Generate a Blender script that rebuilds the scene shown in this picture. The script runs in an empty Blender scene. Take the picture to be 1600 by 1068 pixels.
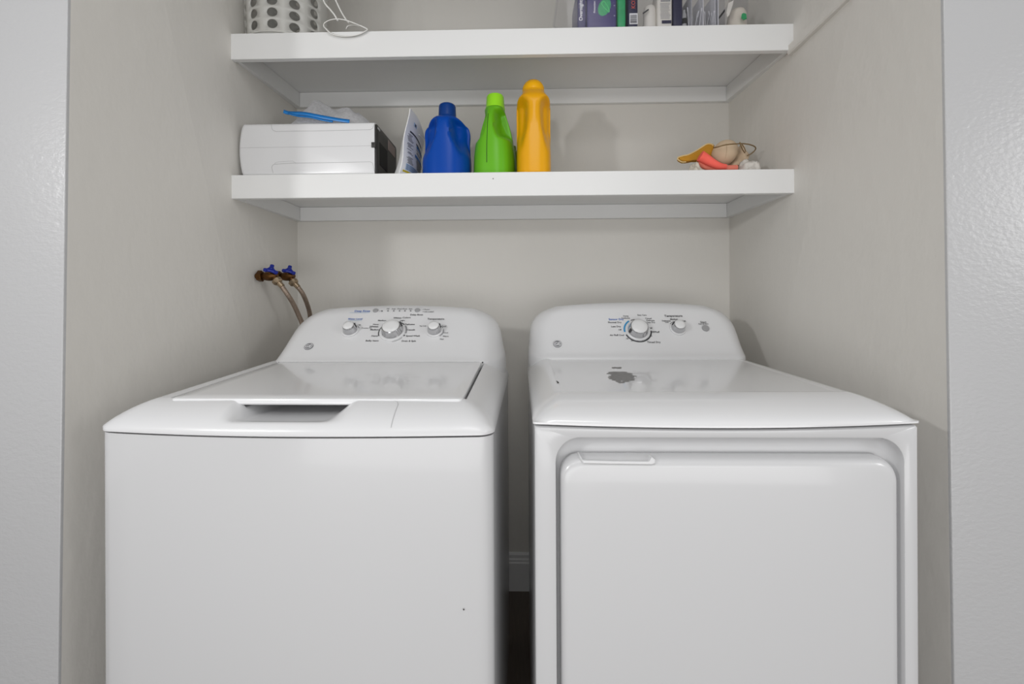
import bpy, bmesh, math, random
from mathutils import Vector, Matrix, Euler, noise

random.seed(7)
S = bpy.context.scene
C = S.collection
PI = math.pi

# ------------------------------------------------------------------ camera
CAM = Vector((0.0, -1.72, 1.10))
F = 683.0
cd = bpy.data.cameras.new('camera')
cam = bpy.data.objects.new('camera', cd)
C.objects.link(cam)
cd.sensor_width = 36.0
cd.lens = F / 1600 * 36
cd.shift_y = -(534 - 483) / 1600
cd.clip_start = 0.02
ROT = (Matrix.Rotation(math.radians(1.2), 3, 'Z') @ Matrix.Rotation(PI / 2, 3, 'X')
       @ Matrix.Rotation(math.radians(-0.26), 3, 'Z'))
cam.matrix_world = Matrix.Translation(CAM) @ ROT.to_4x4()
S.camera = cam

# ------------------------------------------------------------------ light
w = bpy.data.worlds.new('world')
S.world = w
w.use_nodes = True
w.node_tree.nodes['Background'].inputs[0].default_value = (1, 1, 1, 1)
w.node_tree.nodes['Background'].inputs[1].default_value = 0.46


def area(name, loc, target, size, power, color=(1, 1, 1), shape='DISK', size_y=None):
    l = bpy.data.lights.new(name, 'AREA')
    l.shape = shape
    l.size = size
    if size_y:
        l.size_y = size_y
    l.energy = power
    l.color = color
    o = bpy.data.objects.new(name, l)
    C.objects.link(o)
    o.location = loc
    o.rotation_euler = (Vector(target) - Vector(loc)).to_track_quat('-Z', 'Y').to_euler()
    return o


area('flash_light', (-0.45, -1.85, 1.66), (0.1, -0.3, 1.2), 0.10, 0.4)
area('second_flash_light', (-1.40, -2.12, 1.60), (0.5, -0.5, 1.1), 0.14, 4.2).data.spread = math.radians(120)
area('ceiling_light', (0.1, -2.4, 2.55), (0.0, -0.5, 0.9), 0.9, 8.5)
area('low_fill_light', (0.2, -3.1, 0.50), (0.0, 0.0, 1.55), 3.4, 27.0, shape='RECTANGLE', size_y=0.9)  # added low fill without a real source, lifts shelf undersides and back wall
area('hall_window_light', (3.0, -2.9, 1.75), (0.8, -0.9, 1.2), 0.7, 15.0, shape='RECTANGLE', size_y=0.9)

S.view_settings.view_transform = 'Standard'
S.view_settings.look = 'None'
S.view_settings.gamma = 1
S.view_settings.use_curve_mapping = False
S.view_settings.exposure = -0.03


# ------------------------------------------------------------------ helpers
def at(px, py, Y):
    """world point on the plane y = Y seen at photo pixel (px, py)"""
    d = ROT @ Vector(((px - 800) / F, (483 - py) / F, -1))
    return CAM + d * ((Y - CAM.y) / d.y)


def on_plane(px, py, p0, n):
    d = ROT @ Vector(((px - 800) / F, (483 - py) / F, -1))
    return CAM + d * ((p0 - CAM).dot(n) / d.dot(n))


def lin(c):
    if isinstance(c, str):
        c = [int(c[i:i + 2], 16) / 255 for i in (0, 2, 4)]
    return tuple((v / 12.92 if v <= 0.04045 else ((v + 0.055) / 1.055) ** 2.4) for v in c)


def mat(name, col, rough=0.4, metal=0.0, spec=0.5, vary=0.03, vscale=8.0, bump=0.0, bscale=60.0,
        stretch=(1, 1, 1), alpha=None, coat=0.0, trans=0.0):
    m = bpy.data.materials.new(name)
    m.use_nodes = True
    nt = m.node_tree
    b = nt.nodes['Principled BSDF']
    c = lin(col)
    tc = nt.nodes.new('ShaderNodeTexCoord')
    mp = nt.nodes.new('ShaderNodeMapping')
    mp.inputs['Scale'].default_value = stretch
    nt.links.new(tc.outputs['Object'], mp.inputs[0])
    nz = nt.nodes.new('ShaderNodeTexNoise')
    nz.inputs['Scale'].default_value = vscale
    nz.inputs['Detail'].default_value = 3
    nt.links.new(mp.outputs[0], nz.inputs['Vector'])
    mx = nt.nodes.new('ShaderNodeMix')
    mx.data_type = 'RGBA'
    mx.inputs['A'].default_value = tuple(v * (1 - vary) for v in c) + (1,)
    mx.inputs['B'].default_value = tuple(min(1, v * (1 + vary)) for v in c) + (1,)
    nt.links.new(nz.outputs['Fac'], mx.inputs['Factor'])
    nt.links.new(mx.outputs['Result'], b.inputs['Base Color'])
    b.inputs['Roughness'].default_value = rough
    b.inputs['Metallic'].default_value = metal
    b.inputs['Specular IOR Level'].default_value = spec
    b.inputs['Coat Weight'].default_value = coat
    if trans:
        b.inputs['Subsurface Weight'].default_value = trans
        b.inputs['Subsurface Radius'].default_value = (0.02, 0.02, 0.02)
    if alpha is not None:
        b.inputs['Alpha'].default_value = alpha
    if bump:
        n2 = nt.nodes.new('ShaderNodeTexNoise')
        n2.inputs['Scale'].default_value = bscale
        n2.inputs['Detail'].default_value = 4
        nt.links.new(mp.outputs[0], n2.inputs['Vector'])
        bp = nt.nodes.new('ShaderNodeBump')
        bp.inputs['Strength'].default_value = bump
        bp.inputs['Distance'].default_value = 0.004
        nt.links.new(n2.outputs['Fac'], bp.inputs['Height'])
        nt.links.new(bp.outputs[0], b.inputs['Normal'])
    return m


M = {
    'greige': mat('greige_wall_paint', 'd9d6d0', 0.6, bump=0.34, bscale=30, stretch=(1, 1, 0.55), vary=0.012, vscale=5),
    'hallpaint': mat('white_gloss_wall_paint', 'bababb', 0.27, bump=0.22, bscale=120, stretch=(0.8, 1, 1.3), vary=0.01, vscale=4),
    'ceil': mat('ceiling_paint', 'd8d8d6', 0.8, vary=0.01),
    'shelf': mat('white_shelf_paint', 'e4e4e3', 0.45, bump=0.04, bscale=40, stretch=(0.3, 1, 1), vary=0.012),
    'trim': mat('trim_paint', 'dedede', 0.4, vary=0.012),
    'enamel': mat('white_enamel', 'cfcfd0', 0.22, vary=0.008, vscale=3, coat=0.2),
    'plastic': mat('white_plastic', 'dcdcdd', 0.26, vary=0.008, vscale=4),
    'lidmat': mat('white_lid_enamel', 'e2e2e3', 0.16, vary=0.008, vscale=3, coat=0.4),
    'dark': mat('black_part_and_gap_shade', '151515', 0.7),
    'seam': mat('seam_shadow_gap_plastic', 'a9a9aa', 0.6),
    'blackpl': mat('black_plastic', '2a2826', 0.45, vary=0.1),
    'blackgl': mat('black_screen_glass', '060607', 0.5, spec=0.2),
    'chrome': mat('chrome', 'c6c6c8', 0.08, 1.0),
    'knobw': mat('knob_cap_white', 'e0e0e0', 0.3),
    'print': mat('dark_grey_print', '3a3a3d', 0.6),
    'printg': mat('light_grey_print', '8a8a8c', 0.6),
    'printb': mat('blue_print', '2f62b0', 0.6),
    'printc': mat('cyan_print', '2e8fc4', 0.6),
    'button': mat('grey_button', '9a9a9b', 0.4),
    'emblem': mat('emblem_grey', '77777a', 0.4, 0.0),
    'blue': mat('blue_bottle_plastic', '0244a2', 0.3, spec=0.2, vary=0.03),
    'bluecap': mat('blue_cap_plastic', '08387c', 0.35, spec=0.25),
    'green': mat('green_bottle_plastic', '66b41e', 0.32, spec=0.3, vary=0.03),
    'greencap': mat('lime_cap_plastic', '9be62a', 0.3),
    'yellow': mat('yellow_bottle_plastic', 'e6a50c', 0.28, spec=0.28, vary=0.03),
    'yellowcap': mat('yellow_cap_plastic', 'efb010', 0.25, spec=0.3),
    'pouch': mat('white_pouch_film', 'e2e2e1', 0.3, bump=0.25, bscale=25, vary=0.03),
    'brass': mat('aged_brass', '5f4020', 0.38, 0.85, vary=0.25, vscale=60),
    'nickel': mat('tarnished_nickel', 'a8957c', 0.35, 0.9, vary=0.15, vscale=60),
    'braid': mat('braided_steel', '9c8b7d', 0.42, 0.75, vary=0.25, vscale=240, bump=0.5, bscale=300),
    'bluehandle': mat('blue_handle_enamel', '14258a', 0.35, vary=0.1),
    'mustard': mat('mustard_fabric', 'b98420', 0.85, vary=0.12, vscale=40, bump=0.3, bscale=300),
    'mustarde': mat('pale_mustard_edge', 'd7bd84', 0.85, vary=0.05),
    'coral': mat('coral_foam', 'ff6a5c', 0.85, vary=0.04, vscale=30),
    'beige': mat('beige_fabric', 'cbb498', 0.9, vary=0.04, vscale=20),
    'wire': mat('brown_wire', '7c6440', 0.5, 0.2),
    'cloth': mat('white_cloth', 'd6d1ca', 0.9, vary=0.05, vscale=30),
    'basket': mat('translucent_white_plastic', 'c2c1bc', 0.4, vary=0.02, trans=0.1),
    'strap': mat('white_strap_plastic', 'e4e3df', 0.35),
    'purple': mat('purple_film', '2a2358', 0.35, vary=0.15, vscale=30),
    'purple2': mat('violet_film', '342a68', 0.35, vary=0.15, vscale=30),
    'leaf': mat('green_print', '1f9a5c', 0.4, vary=0.3, vscale=40),
    'navy': mat('navy_card', '17163a', 0.4, vary=0.1),
    'cream': mat('cream_plastic', 'd8d0c2', 0.5),
    'offwhite': mat('off_white_plastic', 'd9d5cc', 0.4),
    'red': mat('red_print', 'b5483f', 0.5),
    'white': mat('white_print', 'e4e4e6', 0.5),
    'zip': mat('blue_zip_plastic', '1b78c2', 0.25, vary=0.1, vscale=60),
    'worn': mat('worn_label_residue', '8d8c8b', 0.8, vary=0.12, vscale=90),
    'mark': mat('black_scuff', '3a3735', 0.8),
    'yellowprint': mat('yellow_print', 'c8b51c', 0.5),
    'bluep2': mat('blue_label_print', '2a6aa8', 0.5),
    'paleblue': mat('pale_blue_print', 'a9bfd8', 0.5),
    'sticker': mat('pinkish_sticker', '9a8a86', 0.6),
    'swab': mat('white_cotton', 'd8d8d8', 0.9),
}


def clear_mat(name, tint, white, gloss_rough=0.1):
    m = bpy.data.materials.new(name)
    m.use_nodes = True
    nt = m.node_tree
    out = nt.nodes['Material Output']
    nt.nodes.remove(nt.nodes['Principled BSDF'])
    t = nt.nodes.new('ShaderNodeBsdfTransparent')
    t.inputs[0].default_value = tint + (1,)
    d = nt.nodes.new('ShaderNodeBsdfTranslucent')
    d.inputs[0].default_value = (0.93, 0.93, 0.95, 1)
    d2 = nt.nodes.new('ShaderNodeBsdfDiffuse')
    d2.inputs[0].default_value = (0.93, 0.93, 0.95, 1)
    add = nt.nodes.new('ShaderNodeMixShader')
    add.inputs[0].default_value = 0.5
    nt.links.new(d.outputs[0], add.inputs[1])
    nt.links.new(d2.outputs[0], add.inputs[2])
    g = nt.nodes.new('ShaderNodeBsdfGlossy')
    g.inputs['Roughness'].default_value = gloss_rough
    mx = nt.nodes.new('ShaderNodeMixShader')
    nz = nt.nodes.new('ShaderNodeTexNoise')
    nz.inputs['Scale'].default_value = 30
    mr = nt.nodes.new('ShaderNodeMapRange')
    mr.inputs['To Min'].default_value = white * 0.6
    mr.inputs['To Max'].default_value = white * 1.4
    nt.links.new(nz.outputs['Fac'], mr.inputs['Value'])
    nt.links.new(mr.outputs[0], mx.inputs[0])
    nt.links.new(t.outputs[0], mx.inputs[1])
    nt.links.new(add.outputs[0], mx.inputs[2])
    m2 = nt.nodes.new('ShaderNodeMixShader')
    m2.inputs[0].default_value = 0.13 if white > 0.3 else 0.012
    nt.links.new(mx.outputs[0], m2.inputs[1])
    nt.links.new(g.outputs[0], m2.inputs[2])
    nt.links.new(m2.outputs[0], out.inputs[0])
    return m


M['bag'] = clear_mat('clear_bag_film', (0.96, 0.96, 0.97), 0.62, 0.16)
M['bin'] = clear_mat('clear_bin_plastic', (0.97, 0.97, 0.98), 0.012, 0.15)
M['film'] = clear_mat('clear_label_film', (0.985, 0.985, 0.985), 0.06, 0.2)


def floor_mat():
    m = mat('dark_wood', '5a5048', 0.45, vary=0.3, vscale=14, stretch=(14, 1, 1), bump=0.2, bscale=60)
    return m


M['floor'] = floor_mat()


class MB:
    """collects geometry of one mesh, in world coordinates"""

    def __init__(s):
        s.v, s.f = [], []

    def add(s, verts, faces):
        o = len(s.v)
        s.v += [Vector(p) for p in verts]
        s.f += [tuple(i + o for i in f) for f in faces]
        return s

    def quad(s, *p):
        return s.add(p, [tuple(range(len(p)))])

    def grid(s, fn, us, vs, closed_u=False, flip=False):
        n, m_ = len(us), len(vs)
        verts = [fn(u, v) for v in vs for u in us]
        faces = []
        for j in range(m_ - 1):
            for i in range(n if closed_u else n - 1):
                a, b = j * n + i, j * n + (i + 1) % n
                q = (a, b, b + n, a + n)
                faces.append(q[::-1] if flip else q)
        return s.add(verts, faces)

    def loft(s, rings, cap0=True, cap1=True, closed=True):
        n = len(rings[0])
        verts = [p for r in rings for p in r]
        faces = []
        for j in range(len(rings) - 1):
            for i in range(n if closed else n - 1):
                a, b = j * n + i, j * n + (i + 1) % n
                faces.append((a, b, b + n, a + n))
        if cap0:
            faces.append(tuple(range(n))[::-1])
        if cap1:
            faces.append(tuple((len(rings) - 1) * n + i for i in range(n)))
        return s.add(verts, faces)

    def tube(s, pts, r, n=10, caps=True):
        pts = [Vector(p) for p in pts]
        rr = r if isinstance(r, (list, tuple)) else [r] * len(pts)
        rings = []
        up = None
        for i, p in enumerate(pts):
            t = (pts[min(i + 1, len(pts) - 1)] - pts[max(i - 1, 0)]).normalized()
            if up is None:
                up = t.orthogonal().normalized()
            up = (up - t * up.dot(t)).normalized()
            sd = t.cross(up)
            rings.append([p + (up * math.cos(a) + sd * math.sin(a)) * rr[i]
                          for a in [2 * PI * k / n for k in range(n)]])
        return s.loft(rings, caps, caps)

    def lathe(s, prof, c, axis=(0, 0, 1), n=32):
        """prof = [(r, h)], around axis through c"""
        ax = Vector(axis).normalized()
        a = ax.orthogonal().normalized()
        b = ax.cross(a)
        c = Vector(c)
        rings = [[c + ax * h + (a * math.cos(t) + b * math.sin(t)) * max(r, 1e-5)
                  for t in [2 * PI * k / n for k in range(n)]] for r, h in prof]
        return s.loft(rings)

    def box(s, x0, x1, y0, y1, z0, z1, r=0.0, seg=2):
        bm = bmesh.new()
        vs = [bm.verts.new((x, y, z)) for z in (z0, z1) for y in (y0, y1) for x in (x0, x1)]
        for f in ((0, 2, 3, 1), (4, 5, 7, 6), (0, 1, 5, 4), (1, 3, 7, 5), (3, 2, 6, 7), (2, 0, 4, 6)):
            bm.faces.new([vs[i] for i in f])
        if r:
            bmesh.ops.bevel(bm, geom=bm.edges[:], offset=r, segments=seg, affect='EDGES', profile=0.5)
        return s.bm(bm)

    def bm(s, bm, mtx=None):
        bm.verts.index_update()
        s.add([(mtx @ v.co if mtx else v.co.copy()) for v in bm.verts],
              [tuple(v.index for v in f.verts) for f in bm.faces])
        bm.free()
        return s

    def xform(s, fn):
        s.v = [Vector(fn(p)) for p in s.v]
        return s

    def build(s, name, material, parent=None, smooth=35, loc=None, **props):
        me = bpy.data.meshes.new(name)
        o = bpy.data.objects.new(name, me)
        base = Vector((0, 0, 0))
        if parent is not None:
            base = wl(parent)
            o.parent = parent
        elif loc is not None:
            base = Vector(loc)
            o.location = loc
        me.from_pydata([p - base for p in s.v], [], s.f)
        bm = bmesh.new()
        bm.from_mesh(me)
        bmesh.ops.recalc_face_normals(bm, faces=bm.faces)
        bm.to_mesh(me)
        bm.free()
        me.materials.append(material)
        if smooth:
            me.shade_smooth()
            me.set_sharp_from_angle(angle=math.radians(smooth))
        C.objects.link(o)
        if any(t_ in name for t_ in ('lettering', 'marks', 'print', 'barcode', 'lines', 'panel_seam', 'underline', 'stitch_line', 'clasp_wires')) and name != 'barcode_panel':
            o['kind'] = 'stuff'
        for k, v in props.items():
            o[k] = v
        return o


def wl(o):
    p = Vector(o.location)
    while o.parent:
        o = o.parent
        p += Vector(o.location)
    return p


def thing(name, loc, label, cat, group=None):
    o = bpy.data.objects.new(name, None)
    C.objects.link(o)
    o.location = loc
    o.empty_display_size = 0.05
    tag(o, label, cat, group)
    return o


def tag(o, label, cat, group=None):
    o['label'] = label
    o['category'] = cat
    if group:
        o['group'] = group
    return o


def struct(o):
    o['kind'] = 'structure'
    return o


def sstep(a, b, x):
    t = max(0.0, min(1.0, (x - a) / (b - a)))
    return t * t * (3 - 2 * t)


def interp(tab, x):
    if x <= tab[0][0]:
        return tab[0][1:] if len(tab[0]) > 2 else tab[0][1]
    for a, b in zip(tab, tab[1:]):
        if x <= b[0]:
            t = (x - a[0]) / (b[0] - a[0])
            r = tuple(p + (q - p) * t for p, q in zip(a[1:], b[1:]))
            return r if len(r) > 1 else r[0]
    return tab[-1][1:] if len(tab[-1]) > 2 else tab[-1][1]


def smoothtab(tab, x):
    """catmull-rom through [(x, v...)]"""
    n = len(tab)
    x = max(tab[0][0], min(tab[-1][0], x))
    for i in range(n - 1):
        if x <= tab[i + 1][0]:
            break
    p1, p2 = tab[i], tab[i + 1]
    p0, p3 = tab[max(i - 1, 0)], tab[min(i + 2, n - 1)]
    t = (x - p1[0]) / (p2[0] - p1[0])
    r = []
    for k in range(1, len(p1)):
        m1 = (p2[k] - p0[k]) / (p2[0] - p0[0]) * (p2[0] - p1[0])
        m2 = (p3[k] - p1[k]) / (p3[0] - p1[0]) * (p2[0] - p1[0])
        r.append((2 * t**3 - 3 * t**2 + 1) * p1[k] + (t**3 - 2 * t**2 + t) * m1
                 + (-2 * t**3 + 3 * t**2) * p2[k] + (t**3 - t**2) * m2)
    return r if len(r) > 1 else r[0]


def rrect(x0, x1, z0, z1, r, n=8, m=0):
    pts = []
    for cx, cz, a0 in ((x1 - r, z1 - r, 0), (x0 + r, z1 - r, 90), (x0 + r, z0 + r, 180), (x1 - r, z0 + r, 270)):
        for k in range(n + 1):
            a = math.radians(a0 + 90 * k / n)
            pts.append((cx + r * math.cos(a), cz + r * math.sin(a)))
    if m:                                   # extra points along the straight sides
        out, k = [], n + 1
        for c in range(4):
            out += pts[c * k:(c + 1) * k]
            a, b = pts[(c + 1) * k - 1], pts[((c + 1) * k) % (4 * k)]
            out += [(a[0] + (b[0] - a[0]) * i / (m + 1), a[1] + (b[1] - a[1]) * i / (m + 1)) for i in range(1, m + 1)]
        pts = out
    return pts


_text_cache = {}


def text_geo(s):
    """flat lettering as (verts, faces), unit size, left aligned, baseline 0"""
    if s not in _text_cache:
        cu = bpy.data.curves.new('lettering', 'FONT')
        cu.body = s
        cu.resolution_u = 2
        cu.offset = 0.018
        o = bpy.data.objects.new('lettering', cu)
        C.objects.link(o)
        dg = bpy.context.evaluated_depsgraph_get()
        me = o.evaluated_get(dg).to_mesh()
        g = ([v.co.copy() for v in me.vertices], [tuple(p.vertices) for p in me.polygons])
        o.evaluated_get(dg).to_mesh_clear()
        bpy.data.objects.remove(o)
        bpy.data.curves.remove(cu)
        _text_cache[s] = g
    return _text_cache[s]


def put_text(mb, s, origin, ex, ey, size, align='C', bold=0.0):
    v, f = text_geo(s)
    xs = [p.x for p in v]
    wdt = max(xs) - min(xs)
    off = {'C': -(max(xs) + min(xs)) / 2, 'L': -min(xs), 'R': -max(xs)}[align]
    O, ex, ey = Vector(origin), Vector(ex).normalized(), Vector(ey).normalized()
    mb.add([O + ex * ((p.x + off) * size) + ey * ((p.y - 0.35) * size) for p in v], f)
    return wdt * size


def poly_ribbon(mb, pts, width_vec):
    """flat band through pts, spread along width_vec (vector or list)"""
    n = len(pts)
    wv = width_vec if isinstance(width_vec, list) else [width_vec] * n
    v = []
    for p, q in zip(pts, wv):
        v += [Vector(p) - Vector(q) / 2, Vector(p) + Vector(q) / 2]
    mb.add(v, [(2 * i, 2 * i + 1, 2 * i + 3, 2 * i + 2) for i in range(n - 1)])


def spline(pts, n=8):
    """catmull-rom polyline through 3-D points"""
    pts = [Vector(p) for p in pts]
    tab = [(float(i), p.x, p.y, p.z) for i, p in enumerate(pts)]
    out = []
    for k in range((len(pts) - 1) * n + 1):
        out.append(Vector(smoothtab(tab, k / n)))
    return out


def solidify(o, t, offset=0):
    m = o.modifiers.new('thickness', 'SOLIDIFY')
    m.thickness = t
    m.offset = offset
    return o


def bevel(o, r, seg=2):
    m = o.modifiers.new('edges', 'BEVEL')
    m.width = r
    m.segments = seg
    m.limit_method = 'ANGLE'
    m.angle_limit = math.radians(40)
    return o


# ------------------------------------------------------------------ room shell
XL, XR = -0.888, 0.812       # closet side walls
YW, YWR = -0.885, -0.862    # plane where the closet opens to the hall
TH = 2.46


def slab(name, x0, x1, y0, y1, z0, z1, m, r=0.0):
    return struct(MB().box(x0, x1, y0, y1, z0, z1, r, 3).build(name, m))


struct(MB().box(-3.2, 3.2, -5.2, 0.12, -0.05, 0, 0).build('floor', M['floor']))
slab('wall_back', XL - 0.12, XR + 0.14, 0, 0.1, 0, TH, M['greige'])
slab('ceiling', XL - 0.1, XR + 0.1, YW + 0.13, 0.1, TH, TH + 0.08, M['ceil'])


def side_wall(name, xt, xb, s):
    YW = globals()['YW'] if s < 0 else YWR
    # the opening leans a little: narrower at the top than at the floor
    mb = MB()
    ring = lambda z, x, t: [(x, 0, z), (x, YW + 0.004, z), (x + s * 0.10, YW + 0.004, z), (x + s * 0.10, 0, z)]
    def xz(z):
        return xb + (xt - xb) * (z - 0.37) / 1.32
    rings = []
    for z in (0, TH):
        rings.append([(XL if s < 0 else XR, 0.0, z), (xz(z), YW + 0.004, z), (xz(z) + s * 0.12, YW + 0.004, z),
                      (xz(z) + s * 0.12, 0.0, z)])
    mb.loft(rings)
    return struct(mb.build(name, M['greige']))


xlt, xlb = at(107, 0, YW).x, at(92, 1068, YW).x
xrt, xrb = at(1473, 0, YWR).x, at(1490, 1068, YWR).x
side_wall('wall_left', xlt, xlb, -1)
side_wall('wall_right', xrt, xrb, 1)


def hall_wall(name, xt, xb, s):
    YW = globals()['YW'] if s < 0 else YWR
    xz = lambda z: xb + (xt - xb) * (z - 0.37) / 1.32
    r = 0.002
    rings = []
    for z in (0, TH + 0.2):
        x = xz(z)
        pts = [(x, YW + 0.004)]
        for k in range(5):
            a = PI / 2 * k / 4
            pts.append((x + s * r * (1 - math.cos(a)), YW - r * math.sin(a)))
        pts += [(s * 2.4, YW - r), (s * 2.4, YW + 0.1), (x + s * 0.12, YW + 0.1), (x + s * 0.12, YW + 0.004)]
        rings.append([(p[0], p[1], z) for p in pts])
    return struct(MB().loft(rings).build(name, M['hallpaint'], smooth=50))


hall_wall('wall_hall_left', xlt, xlb, -1)
hall_wall('wall_hall_right', xrt, xrb, 1)
slab('trim_1', -0.80, 0.74, YW + 0.012, YW + 0.12, 2.30, TH + 0.2, M['hallpaint'])


def baseboard(name, p0, p1, nrm):
    prof = [(0, 0), (0.014, 0), (0.014, 0.108), (0.011, 0.113), (0.011, 0.120), (0.008, 0.126), (0.008, 0.138),
            (0.004, 0.146), (0, 0.146)]
    rings = []
    for p in (p0, p1):
        rings.append([(p[0] + nrm[0] * d, p[1] + nrm[1] * d, z) for d, z in prof])
    return struct(MB().loft(rings).build(name, M['trim'], smooth=20))


baseboard('baseboard_back', (XL, 0), (XR, 0), (0, -1))
baseboard('baseboard_left', (XL + 0.001, 0), (xlb, YW + 0.01), (1, 0))
baseboard('baseboard_right', (XR - 0.001, 0), (xrb, YWR + 0.01), (-1, 0))

# slim rail on the right wall running forward from the upper shelf
a_, b_ = at(1243, 69, -0.41), at(1336, -8, -0.66)
zr = (a_.z + b_.z) / 2
mb = MB()
pts = []
for Y in (-0.405, -0.845):
    xw = XR + (xrt - XR) * (Y / YWR)
    pts.append([(xw + 0.004, Y, zr - 0.012), (xw - 0.016, Y, zr - 0.012), (xw - 0.019, Y, zr - 0.008),
                (xw - 0.019, Y, zr + 0.014), (xw - 0.013, Y, zr + 0.018), (xw + 0.004, Y, zr + 0.018)])
mb.loft(pts)
struct(mb.build('trim_2', M['greige'], smooth=20))


# ------------------------------------------------------------------ shelves
def wall_shelf(label, z_front, lip_h, tilt, pxl, pxr):
    xl, xr = XL + 0.0015, XR + 0.001
    yb, yf = -0.001, -0.41
    rise = lambda y: z_front + tilt * (y - yf) / (yb - yf)
    t = thing('wall_shelf', ((xl + xr) / 2, -0.2, z_front), label, 'shelf')

    def tilted(mb):
        return mb.xform(lambda p: (p.x, p.y, p.z + tilt * (p.y - yf) / (yb - yf)))
    xlw = lambda y: XL + (xlt - XL) * (y / YW)
    tilted(MB().box(xl, xr, yf + 0.018, yb, z_front - 0.016, z_front - 0.0005, 0)).build('board', M['shelf'], t)
    fl = MB().box(xl, xr, yf, yf + 0.018, z_front - lip_h, z_front, 0.0012, 1)
    fl.build('front_lip', M['shelf'], t)
    c = 0.058 if lip_h < 0.075 else 0.062
    for s, x in ((1, xl), (-1, xr)):
        x0, x1 = (x, x + 0.019) if s > 0 else (x - 0.019, x)
        tilted(MB().box(x0, x1, yf + 0.0185, yb, z_front - c - 0.012, z_front - 0.0165, 0.001, 1)).build('side_cleat', M['shelf'], t)
    tilted(MB().box(xl + 0.0195, xr - 0.0195, yb - 0.019, yb, z_front - c - 0.012, z_front - 0.0165, 0.001, 1)).build('back_cleat', M['shelf'], t)
    # nail holes on the lip
    return t, rise


ZL = (at(355, 273, -0.41).z + at(1246, 264, -0.41).z) / 2
ZU = (at(354, 52, -0.41).z + at(1242, 37, -0.41).z) / 2
lower, rise_l = wall_shelf('lower white painted wall shelf holding the detergent bottles', ZL, 0.0715, 0.010, 0, 0)
upper, rise_u = wall_shelf('upper white painted wall shelf holding the perforated basket and clear bin', ZU, 0.0785, 0.032, 0, 0)
p = at(770.5, 279, -0.4106)
MB().lathe([(0.0002, -0.0002), (0.0016, -0.0002), (0.0014, 0.0006), (0.0002, 0.0008)], p, (0, -1, 0), 8).build('nail_hole', M['mark'], lower, label='dark nail dent in the front lip')


# ------------------------------------------------------------------ laundry machines
def console_rings(xc, p0, p1, ztop, yb, wbtab, N=36):
    """horizontal sections of the control console, front face running from p0=(y,z) to p1=(y,z)"""
    k = (p1[0] - p0[0]) / (p1[1] - p0[1])
    R = 0.024
    zs = [p0[1] - 0.062, p0[1] - 0.02] + [p0[1] - 0.004 + (ztop - R - p0[1] + 0.004) * i / 26 for i in range(27)]
    zs += [ztop - R + R * math.sin(PI / 2 * i / 8) for i in range(1, 9)]
    rings = []
    for z in zs:
        yf = p0[0] + k * (z - p0[1])
        if z < p0[1] + 0.016:                      # small fillet where it meets the deck
            yf = p0[0] + k * max(0, z - p0[1]) - 0.006 * min(1, (p0[1] + 0.016 - z) / 0.016) ** 2
        sh = 0.0
        if z > ztop - R:
            a = math.asin(min(1, (z - (ztop - R)) / R))
            sh = R * (1 - math.cos(a))
        wb = smoothtab(wbtab, z) - sh * 0.4
        yb_ = yb - sh * 0.5
        y0 = yf + sh
        wf = wb - 0.062
        d = (yb_ - y0) * 0.8
        half = []
        for i in range(13):
            half.append((wf * i / 12, y0))
        for i in range(1, 15):
            a = PI / 2 * i / 14
            half.append((wf + (wb - wf) * math.sin(a), y0 + d * (1 - math.cos(a))))
        half.append((wb, yb_))
        half.append((wb * 0.5, yb_))
        ring = [(-u, y) for u, y in reversed(half[1:])] + half
        bow = lambda u: -0.017 * (u / 0.3) ** 2 * max(0, (z - p0[1] - 0.02) / (ztop - p0[1] - 0.02))
        rings.append([(xc + u, y, z + bow(u)) for u, y in ring])
    return rings


class Face:
    """the sloping console face: maps photo pixels to points on it"""

    def __init__(s, p0, p1):
        s.p0 = Vector((0, p0[0], p0[1]))
        s.ey = Vector((0, p1[0] - p0[0], p1[1] - p0[1])).normalized()
        s.ex = Vector((1, 0, 0))
        s.n = s.ex.cross(s.ey)          # points to the front and up

    def at(s, px, py, lift=0.0005):
        return on_plane(px, py, s.p0, s.n) + s.n * lift

    def scale(s, px, py):
        return (s.at(px + 1, py) - s.at(px, py)).x


def letters(face, items, name, material, parent, lift=0.0006):
    mb = MB()
    for (txt, px, py, hpx, al) in items:
        o = face.at(px, py, lift)
        put_text(mb, txt, o, face.ex, face.ey, hpx * face.scale(px, py) * 1.75, al)
    return mb.build(name, material, parent, smooth=0)


def ring_arc(mb, c, face, r0, r1, a0, a1, lift, n=24):
    """flat printed arc on the face; angles in degrees, clockwise from top"""
    v, f = [], []
    for i in range(n + 1):
        a = math.radians(a0 + (a1 - a0) * i / n)
        d = face.ex * math.sin(a) + face.ey * math.cos(a)
        v += [c + d * r0 + face.n * lift, c + d * r1 + face.n * lift]
    f = [(2 * i, 2 * i + 1, 2 * i + 3, 2 * i + 2) for i in range(n)]
    mb.add(v, f)


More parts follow.
